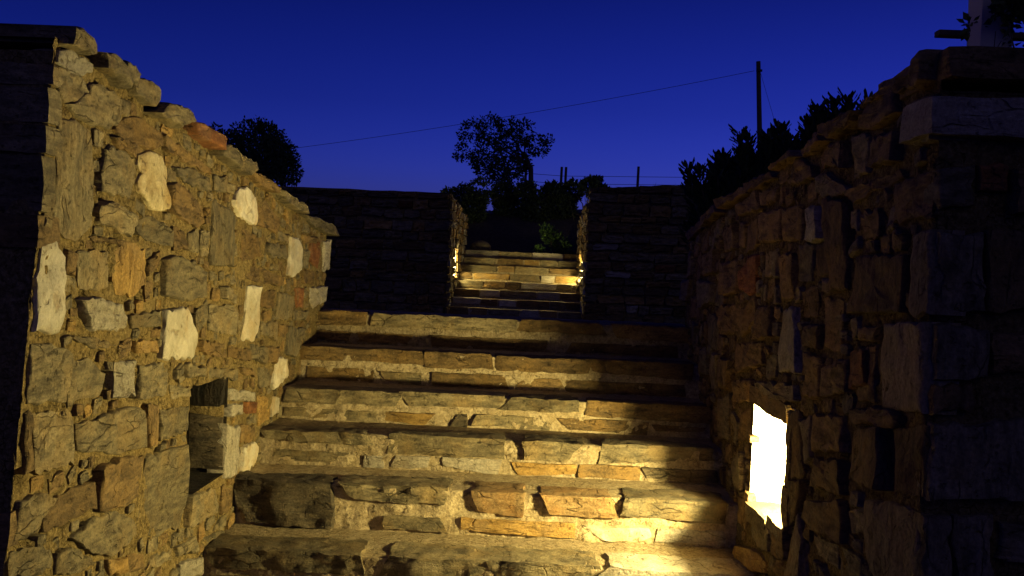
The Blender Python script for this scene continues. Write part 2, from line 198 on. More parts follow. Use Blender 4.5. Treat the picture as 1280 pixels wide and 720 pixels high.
LEFT_CHIPS="b 2251,405 2340,392 2472,391 2458,480 2478,560 2359,571 2261,586 2251,499;B 2956,482 3064,490 3187,523 3177,582 3174,642 3055,630 2951,616 2949,554;g 2663,289 2731,304 2837,322 2826,393 2812,467 2718,466 2631,451 2636,375;b 2264,635 2332,627 2430,616 2437,709 2440,804 2351,810 2280,809 2261,729;g 2915,342 2982,324 3089,310 3093,370 3100,420 3010,449 2913,461 2910,405;g 2560,497 2645,489 2737,498 2732,569 2734,647 2656,641 2580,637 2563,579;G 2329,248 2397,243 2493,226 2511,292 2491,351 2415,362 2328,363 2329,313;g 2470,672 2548,677 2645,677 2652,732 2646,781 2554,779 2472,783 2463,734;g 2662,172 2724,183 2799,192 2795,231 2779,265 2719,259 2657,242 2650,212;g 3371,1375 3428,1388 3484,1412 3472,1444 3465,1481 3407,1459 3356,1436 3360,1405;g 2321,126 2371,122 2424,104 2441,148 2453,185 2395,205 2346,206 2335,175;b 2808,588 2852,571 2905,573 2917,617 2915,674 2874,683 2824,678 2819,637;B 2753,476 2814,486 2879,504 2874,540 2857,568 2801,564 2746,547 2752,516;o 3252,487 3320,473 3392,466 3404,497 3412,525 3334,539 3270,541 3265,516;b 4810,1080 4852,1080 4917,1073 4917,1117 4922,1161 4874,1180 4816,1177 4811,1138;g 2203,82 2249,70 2302,72 2305,124 2311,173 2256,172 2205,180 2205,131;B 2563,253 2600,266 2650,280 2642,313 2623,345 2586,333 2538,323 2548,291;g 2481,405 2518,396 2564,385 2568,428 2581,466 2539,482 2491,485 2487,448;o 4521,1783 4576,1774 4632,1760 4637,1792 4644,1820 4590,1830 4531,1840 4522,1813;b 4676,1097 4710,1077 4755,1058 4772,1083 4777,1110 4746,1136 4702,1156 4685,1131;b 2181,323 2218,311 2266,304 2272,341 2278,374 2238,388 2199,396 2189,362;B 2178,207 2221,204 2282,206 2277,242 2275,278 2224,271 2167,274 2174,241;g 3384,1625 3417,1622 3468,1632 3462,1666 3464,1706 3419,1708 3375,1704 3371,1668;b 2923,1558 2967,1570 3024,1592 3016,1610 3012,1633 2959,1615 2915,1605 2920,1584;g 4559,1477 4614,1476 4684,1479 4675,1506 4673,1534 4620,1533 4566,1533 4555,1507;b 2734,673 2771,683 2810,700 2809,727 2793,746 2754,738 2712,722 2722,697;g 4741,1725 4777,1716 4822,1721 4832,1750 4831,1780 4789,1790 4752,1789 4736,1764;B 4139,1635 4162,1653 4187,1667 4176,1693 4161,1715 4136,1696 4115,1680 4121,1658;g 3429,481 3459,486 3500,501 3489,521 3478,542 3448,530 3417,518 3414,498;g 2157,562 2199,556 2244,553 2253,575 2251,599 2208,607 2169,605 2165,586;b 2751,1337 2782,1341 2826,1352 2826,1375 2814,1393 2775,1388 2739,1377 2736,1357;o 3857,1163 3892,1153 3935,1140 3950,1149 3949,1164 3904,1178 3863,1191 3854,1181;b 3811,610 3854,614 3903,627 3904,643 3898,660 3852,654 3815,647 3808,629;g 3212,597 3229,584 3255,569 3266,592 3282,611 3258,627 3236,636 3221,623;g 4953,1444 4990,1440 5038,1444 5040,1464 5038,1484 4996,1490 4954,1485 4948,1468;b 2921,1485 2946,1489 2980,1495 2973,1520 2970,1549 2940,1545 2909,1537 2910,1511;g 4153,1586 4179,1594 4213,1611 4209,1627 4201,1644 4168,1635 4143,1621 4139,1605;B 5188,1523 5226,1525 5272,1525 5270,1547 5277,1567 5229,1568 5184,1560 5184,1545;G 4977,1219 5010,1215 5055,1217 5055,1238 5055,1264 5016,1265 4982,1265 4973,1244;o 2357,54 2371,38 2394,27 2411,45 2421,66 2407,84 2384,91 2369,78;b 4210,1366 4257,1366 4308,1375 4312,1390 4309,1404 4258,1404 4204,1397 4211,1382;b 2831,375 2860,369 2894,364 2894,392 2902,419 2867,419 2833,421 2834,401;o 3104,321 3138,315 3176,307 3183,322 3188,339 3148,345 3110,354 3111,338;b 3473,652 3499,653 3532,663 3530,688 3529,712 3497,714 3471,706 3468,685;g 3658,1889 3697,1893 3752,1898 3745,1914 3741,1928 3699,1925 3651,1922 3657,1908;g 4642,1732 4677,1732 4716,1731 4719,1757 4716,1778 4679,1780 4640,1779 4644,1756;g 3724,631 3756,625 3795,629 3797,649 3793,673 3761,673 3723,673 3717,654;g 3008,637 3040,638 3079,644 3074,665 3073,685 3037,679 3006,676 2999,656;G 2343,817 2376,812 2413,812 2421,833 2412,854 2381,855 2347,858 2340,839;o 2488,608 2520,607 2564,607 2570,623 2568,642 2526,644 2491,647 2477,629;G 2816,1746 2847,1737 2884,1724 2890,1740 2888,1757 2859,1764 2828,1774 2824,1761;g 3728,1524 3757,1520 3793,1525 3788,1551 3786,1574 3759,1578 3729,1572 3731,1552;G 4848,1754 4875,1756 4906,1762 4903,1784 4901,1807 4871,1808 4839,1803 4846,1778;g 2832,427 2858,428 2885,438 2884,465 2878,489 2851,487 2827,484 2826,458;b 3522,1475 3554,1467 3585,1467 3597,1486 3595,1507 3562,1509 3532,1515 3524,1496;b 2413,1575 2434,1572 2463,1563 2463,1592 2470,1616 2444,1622 2417,1626 2415,1601;G 4517,926 4545,927 4579,923 4577,948 4579,974 4552,975 4527,978 4518,955;G 3011,742 3040,740 3076,738 3084,757 3077,778 3047,783 3013,782 3008,765;g 3746,1304 3789,1301 3832,1298 3838,1311 3842,1323 3796,1328 3757,1333 3754,1321;B 2487,518 2514,518 2549,524 2549,548 2547,568 2513,567 2482,567 2483,544;B 4520,1216 4543,1214 4577,1218 4576,1240 4570,1261 4545,1266 4513,1263 4516,1242;g 2162,436 2190,432 2221,425 2222,446 2228,463 2198,469 2166,474 2161,457;o 2764,271 2794,272 2836,281 2831,296 2829,310 2793,304 2751,296 2751,284;g 3181,1954 3210,1952 3246,1950 3248,1972 3245,1992 3217,1997 3185,1998 3180,1980;g 3183,1236 3210,1244 3245,1252 3239,1266 3232,1284 3207,1276 3177,1268 3178,1255;g 2192,743 2217,735 2246,727 2257,741 2258,757 2230,766 2200,776 2199,760;g 4099,1305 4131,1300 4169,1306 4165,1325 4171,1345 4135,1344 4106,1345 4101,1327;g 3553,674 3601,674 3654,676 3656,692 3647,705 3605,705 3558,702 3554,690;B 4412,1573 4439,1569 4478,1570 4477,1587 4481,1608 4447,1612 4414,1615 4411,1595;g 2401,1529 2430,1526 2474,1526 2470,1542 2472,1557 2437,1564 2401,1566 2396,1550;g 4439,1762 4470,1760 4507,1756 4516,1771 4510,1786 4477,1793 4440,1795 4434,1781;b 4499,1549 4526,1545 4560,1548 4561,1568 4560,1590 4532,1594 4503,1594 4496,1574;g 3415,1937 3435,1926 3463,1916 3473,1926 3478,1942 3452,1954 3425,1965 3422,1953;g 3264,713 3287,705 3318,701 3324,718 3325,739 3299,744 3271,752 3271,733;B 5339,1514 5363,1515 5393,1519 5394,1541 5396,1564 5364,1564 5335,1564 5335,1542;b 2375,1057 2399,1060 2427,1064 2431,1083 2425,1103 2398,1099 2365,1094 2370,1080;o 2996,1971 3035,1971 3081,1970 3086,1984 3086,1998 3040,1998 3002,2001 2990,1988;g 2519,221 2555,214 2601,210 2597,226 2602,241 2561,243 2525,247 2520,236;G 2690,1982 2718,1985 2752,1987 2750,2007 2753,2026 2719,2025 2688,2023 2685,2005;B 4062,1114 4081,1106 4107,1099 4116,1116 4120,1137 4096,1143 4072,1149 4067,1134;g 3648,1852 3681,1850 3725,1849 3729,1864 3727,1878 3685,1884 3648,1882 3644,1867;g 3836,1341 3854,1332 3880,1336 3886,1356 3888,1378 3863,1385 3840,1389 3837,1366;o 2553,169 2591,168 2638,168 2633,186 2636,201 2595,200 2550,198 2553,186;b 3107,733 3136,732 3168,729 3178,748 3170,766 3141,768 3109,769 3111,753;g 3743,1632 3765,1630 3791,1623 3793,1647 3795,1670 3773,1670 3748,1677 3744,1656;b 4184,1858 4215,1852 4258,1852 4258,1867 4262,1883 4221,1885 4187,1887 4182,1875;g 4922,1753 4946,1750 4977,1748 4981,1769 4977,1790 4951,1790 4920,1793 4919,1773;b 4530,1010 4550,1021 4573,1034 4566,1046 4559,1060 4538,1048 4519,1035 4523,1025;o 4282,1828 4303,1824 4332,1828 4332,1851 4331,1872 4304,1872 4282,1874 4277,1852;b 2963,1380 2996,1381 3041,1381 3043,1397 3046,1409 2999,1410 2958,1407 2954,1395;b 3856,1404 3881,1400 3909,1399 3914,1419 3912,1438 3886,1441 3855,1442 3853,1424;g 2264,832 2289,829 2322,833 2317,852 2316,871 2289,868 2260,865 2263,850;G 2540,1884 2567,1884 2596,1887 2601,1906 2599,1924 2570,1926 2540,1923 2540,1907;g 3056,1846 3081,1841 3120,1840 3116,1858 3114,1873 3086,1876 3050,1877 3054,1863;G 4393,1816 4415,1814 4448,1808 4447,1826 4451,1844 4423,1848 4391,1851 4393,1835;G 2405,1472 2427,1481 2452,1488 2447,1503 2445,1520 2420,1509 2399,1502 2401,1488;o 2144,110 2169,107 2197,114 2196,132 2194,149 2168,152 2141,148 2141,130;o 2190,833 2221,831 2257,827 2256,841 2257,856 2227,860 2197,864 2193,850;g 3131,386 3155,382 3190,382 3191,396 3190,415 3162,417 3132,421 3127,406;G 3193,480 3221,483 3248,489 3253,506 3243,519 3217,515 3189,509 3193,496;G 2291,585 2311,590 2340,596 2337,611 2335,626 2307,618 2279,615 2285,601;g 2596,1213 2622,1210 2652,1209 2657,1229 2657,1246 2626,1249 2596,1249 2596,1233;g 4000,1720 4023,1714 4052,1711 4062,1723 4061,1738 4033,1746 4002,1750 3999,1738;o 2210,781 2233,770 2260,759 2265,770 2266,780 2245,793 2220,802 2210,794;b 2890,470 2914,473 2948,477 2945,494 2938,507 2913,504 2882,500 2882,487;b 2925,636 2943,629 2969,619 2974,631 2979,642 2955,654 2934,660 2923,651;B 2304,194 2321,199 2338,212 2333,225 2327,240 2308,229 2288,217 2293,205;o 4713,1500 4735,1498 4765,1494 4764,1512 4765,1528 4743,1535 4718,1538 4717,1520;g 2772,149 2795,156 2821,160 2821,175 2819,189 2792,185 2766,177 2771,167;o 2511,338 2538,340 2571,344 2571,357 2570,371 2539,371 2510,368 2503,354;g 4042,968 4066,971 4097,979 4095,992 4087,1004 4062,998 4036,989 4040,981;B 5023,1316 5043,1316 5068,1318 5075,1335 5073,1353 5045,1351 5017,1350 5017,1336;g 4335,1828 4355,1822 4380,1822 4388,1836 4387,1851 4363,1857 4337,1862 4338,1845;G 2184,696 2207,693 2242,695 2244,709 2236,725 2210,726 2180,724 2181,712;g 2473,1059 2489,1067 2510,1080 2506,1090 2499,1101 2479,1092 2460,1081 2467,1072;b 3427,1582 3449,1577 3477,1572 3480,1584 3481,1600 3459,1605 3437,1610 3430,1598;G 4088,1701 4110,1704 4138,1707 4133,1723 4129,1737 4108,1736 4081,1734 4082,1718;g 3208,705 3229,706 3254,709 3253,727 3255,744 3229,746 3206,743 3206,725;g 3599,1537 3624,1540 3655,1544 3653,1558 3646,1571 3624,1570 3597,1568 3598,1554;o 4502,1505 4525,1506 4554,1511 4552,1528 4545,1542 4523,1540 4501,1538 4502,1524;B 3962,1115 3984,1117 4007,1119 4007,1136 4007,1156 3984,1153 3959,1154 3959,1135;B 4798,1494 4818,1493 4847,1493 4845,1511 4846,1526 4819,1527 4797,1526 4791,1510;o 2429,1434 2451,1429 2477,1428 2482,1442 2480,1456 2456,1459 2435,1463 2428,1449;B 2569,1078 2591,1075 2617,1071 2619,1086 2621,1100 2597,1105 2573,1108 2573,1095;o 2283,1080 2306,1079 2337,1079 2339,1093 2338,1108 2311,1113 2285,1112 2284,1098;B 2939,663 2963,663 2988,667 2994,681 2988,696 2964,697 2938,695 2939,681;B 3486,1243 3510,1248 3537,1256 3538,1267 3534,1277 3507,1272 3486,1265 3482,1254;b 3845,1893 3867,1889 3895,1889 3900,1905 3898,1919 3870,1920 3842,1920 3839,1907;b 3428,1754 3448,1755 3474,1757 3479,1771 3478,1785 3450,1784 3424,1783 3420,1770;g 2195,510 2218,509 2248,510 2244,526 2244,539 2219,542 2192,537 2195,525;B 4998,1746 5017,1756 5040,1767 5035,1775 5028,1783 5011,1774 4991,1764 4992,1755;b 5268,1586 5282,1577 5302,1563 5309,1572 5313,1582 5297,1595 5279,1604 5275,1596;B 2761,1993 2783,1992 2807,1996 2809,2011 2806,2028 2784,2026 2759,2025 2758,2011;b 3137,444 3158,445 3188,447 3188,461 3183,475 3160,476 3132,473 3132,461;g 3485,1541 3506,1540 3530,1539 3531,1553 3536,1567 3512,1572 3492,1573 3487,1559;G 4112,963 4131,960 4153,955 4158,973 4156,988 4137,992 4120,994 4112,979;G 2442,58 2458,51 2480,47 2486,58 2491,73 2469,77 2449,84 2444,74;g 2142,391 2160,395 2180,399 2182,413 2178,429 2158,426 2139,421 2136,408;g 4015,1867 4037,1863 4059,1863 4065,1879 4064,1893 4041,1898 4020,1895 4015,1883;o 4973,1578 4990,1574 5016,1572 5016,1587 5020,1601 4997,1604 4978,1609 4972,1595;g 2684,646 2702,650 2724,658 2722,671 2717,682 2697,677 2674,671 2679,660;g 4288,1573 4311,1570 4342,1571 4339,1584 4344,1598 4316,1599 4292,1601 4288,1588;g 4984,1389 5009,1389 5032,1394 5038,1407 5030,1421 5009,1420 4985,1416 4983,1404;G 4485,1487 4504,1479 4528,1472 4530,1484 4536,1495 4514,1503 4493,1507 4489,1498;B 3429,1350 3448,1350 3476,1348 3475,1365 3475,1382 3450,1383 3427,1380 3427,1366;g 3352,1942 3373,1941 3400,1946 3408,1957 3402,1970 3374,1968 3349,1964 3347,1954;b 3731,1689 3755,1694 3784,1699 3781,1710 3775,1720 3753,1715 3731,1712 3728,1701;b 2802,230 2821,229 2847,228 2850,242 2848,259 2827,263 2805,262 2803,249;g 2201,654 2224,654 2251,659 2250,672 2250,686 2224,686 2198,682 2198,669;g 5025,1287 5053,1288 5087,1293 5087,1303 5080,1314 5054,1311 5025,1308 5024,1298;g 2147,300 2160,306 2175,313 2173,329 2164,339 2148,334 2132,324 2137,313;g 4205,788 4224,789 4248,791 4246,807 4246,822 4224,821 4200,820 4202,805;g 4247,1690 4270,1691 4294,1697 4295,1709 4291,1721 4268,1717 4247,1713 4242,1702;b 3087,637 3106,643 3127,649 3128,661 3119,672 3101,669 3082,660 3082,650;o 2858,1456 2875,1458 2899,1462 2896,1478 2894,1491 2873,1491 2852,1486 2855,1474;g 5026,1570 5048,1572 5076,1576 5077,1587 5073,1599 5049,1597 5022,1595 5022,1584;g 3434,1803 3453,1805 3476,1807 3478,1820 3480,1834 3455,1834 3431,1834 3429,1821;g 4182,865 4204,867 4232,873 4231,884 4226,894 4203,892 4179,888 4182,878;o 3044,1882 3060,1884 3080,1889 3083,1903 3076,1917 3058,1914 3038,1911 3038,1898;o 2240,37 2257,46 2277,56 2279,65 2270,70 2252,63 2231,54 2235,48;b 3483,1501 3497,1507 3517,1514 3514,1526 3508,1538 3490,1535 3475,1530 3475,1515;o 2548,1208 2563,1212 2583,1218 2580,1231 2572,1242 2555,1240 2537,1234 2543,1221;g 4295,1705 4316,1703 4341,1698 4343,1711 4345,1725 4322,1728 4302,1730 4296,1720;g 3733,1740 3751,1738 3771,1733 3774,1746 3778,1759 3758,1764 3738,1767 3732,1756;g 3365,1269 3387,1269 3417,1267 3416,1279 3419,1289 3391,1294 3365,1294 3360,1282;g 3228,1219 3246,1221 3268,1229 3264,1239 3260,1252 3243,1246 3221,1243 3222,1231;o 3037,452 3057,450 3079,448 3080,463 3082,477 3062,481 3042,484 3039,469;b 2281,34 2292,27 2305,19 2313,34 2319,47 2306,54 2291,60 2286,49;b 3501,466 3517,462 3543,462 3542,479 3544,495 3521,494 3502,497 3501,482;g 2536,1044 2555,1048 2580,1051 2576,1063 2573,1075 2553,1075 2533,1070 2531,1057;G 4747,1139 4765,1135 4789,1135 4788,1147 4792,1159 4772,1162 4750,1168 4749,1154;B 4658,1795 4679,1799 4707,1803 4705,1813 4701,1824 4678,1823 4656,1819 4655,1808;g 3769,1584 3785,1588 3806,1592 3807,1604 3802,1617 3782,1614 3762,1608 3764,1597;g 3047,1722 3068,1725 3095,1727 3102,1738 3093,1747 3069,1746 3040,1742 3044,1734;b 2579,392 2600,387 2626,380 2629,389 2629,399 2608,405 2585,409 2581,402;b 5263,1731 5280,1734 5302,1741 5305,1750 5301,1760 5278,1754 5255,1750 5258,1741;g 3427,1264 3446,1260 3467,1259 3471,1273 3469,1289 3452,1291 3432,1290 3428,1279;g 4317,1053 4337,1052 4366,1052 4364,1064 4368,1074 4341,1079 4319,1078 4317,1067;g 4566,1053 4587,1052 4611,1051 4612,1064 4614,1075 4591,1078 4570,1080 4569,1067;g 2466,145 2479,142 2496,144 2499,161 2496,178 2479,177 2461,175 2460,161;G 2483,793 2500,793 2520,798 2521,813 2519,825 2498,826 2479,819 2481,809;g 2838,901 2862,898 2893,900 2894,909 2895,918 2865,922 2837,922 2835,912;B 2888,305 2905,307 2926,311 2925,323 2923,335 2903,334 2880,330 2882,318;g 4356,1573 4377,1571 4399,1569 4401,1583 4401,1596 4381,1599 4359,1599 4356,1588;g 3344,703 3361,699 3381,700 3383,713 3384,728 3367,731 3350,732 3347,719;B 5225,1498 5240,1494 5257,1489 5265,1500 5267,1511 5248,1515 5232,1522 5227,1511;b 4898,1303 4918,1304 4948,1309 4949,1318 4945,1327 4919,1325 4892,1323 4891,1313;b 2488,1222 2507,1221 2531,1220 2528,1234 2532,1247 2511,1250 2492,1251 2490,1237;G 4692,1318 4718,1319 4748,1322 4748,1332 4744,1342 4719,1341 4691,1338 4696,1329;g 4435,1030 4451,1031 4470,1035 4466,1048 4464,1062 4447,1061 4428,1056 4431,1043;g 5277,1686 5291,1686 5309,1691 5305,1707 5305,1722 5288,1721 5272,1720 5274,1705;g 2888,529 2907,525 2927,526 2931,539 2930,552 2911,556 2891,556 2891,543;g 2763,565 2779,564 2802,569 2802,582 2799,593 2779,595 2760,591 2760,580;g 2277,286 2293,284 2315,285 2317,300 2316,315 2295,314 2274,315 2275,302;g 2944,766 2957,769 2973,774 2969,788 2966,803 2951,800 2938,797 2941,783;g 2661,762 2679,761 2704,765 2704,776 2699,789 2679,788 2656,784 2661,775;g 2913,1611 2931,1615 2952,1619 2950,1630 2948,1639 2927,1636 2905,1630 2911,1622;b 4598,1287 4612,1289 4627,1293 4627,1309 4624,1324 4607,1320 4592,1318 4592,1303;b 3261,549 3288,550 3318,551 3315,561 3321,571 3290,570 3264,569 3261,560;b 3623,1816 3637,1811 3652,1814 3657,1828 3658,1845 3641,1845 3627,1848 3625,1833;g 4803,1686 4820,1689 4843,1695 4839,1705 4841,1715 4817,1711 4799,1705 4799,1696;G 3819,1519 3835,1514 3857,1510 3860,1520 3863,1532 3842,1536 3823,1539 3820,1531;g 3550,1525 3564,1522 3583,1527 3580,1541 3580,1557 3564,1556 3550,1557 3547,1541;g 2490,939 2507,936 2531,938 2533,948 2533,960 2511,961 2491,963 2487,953;g 2157,476 2173,477 2192,477 2195,490 2197,504 2175,502 2154,504 2152,492"
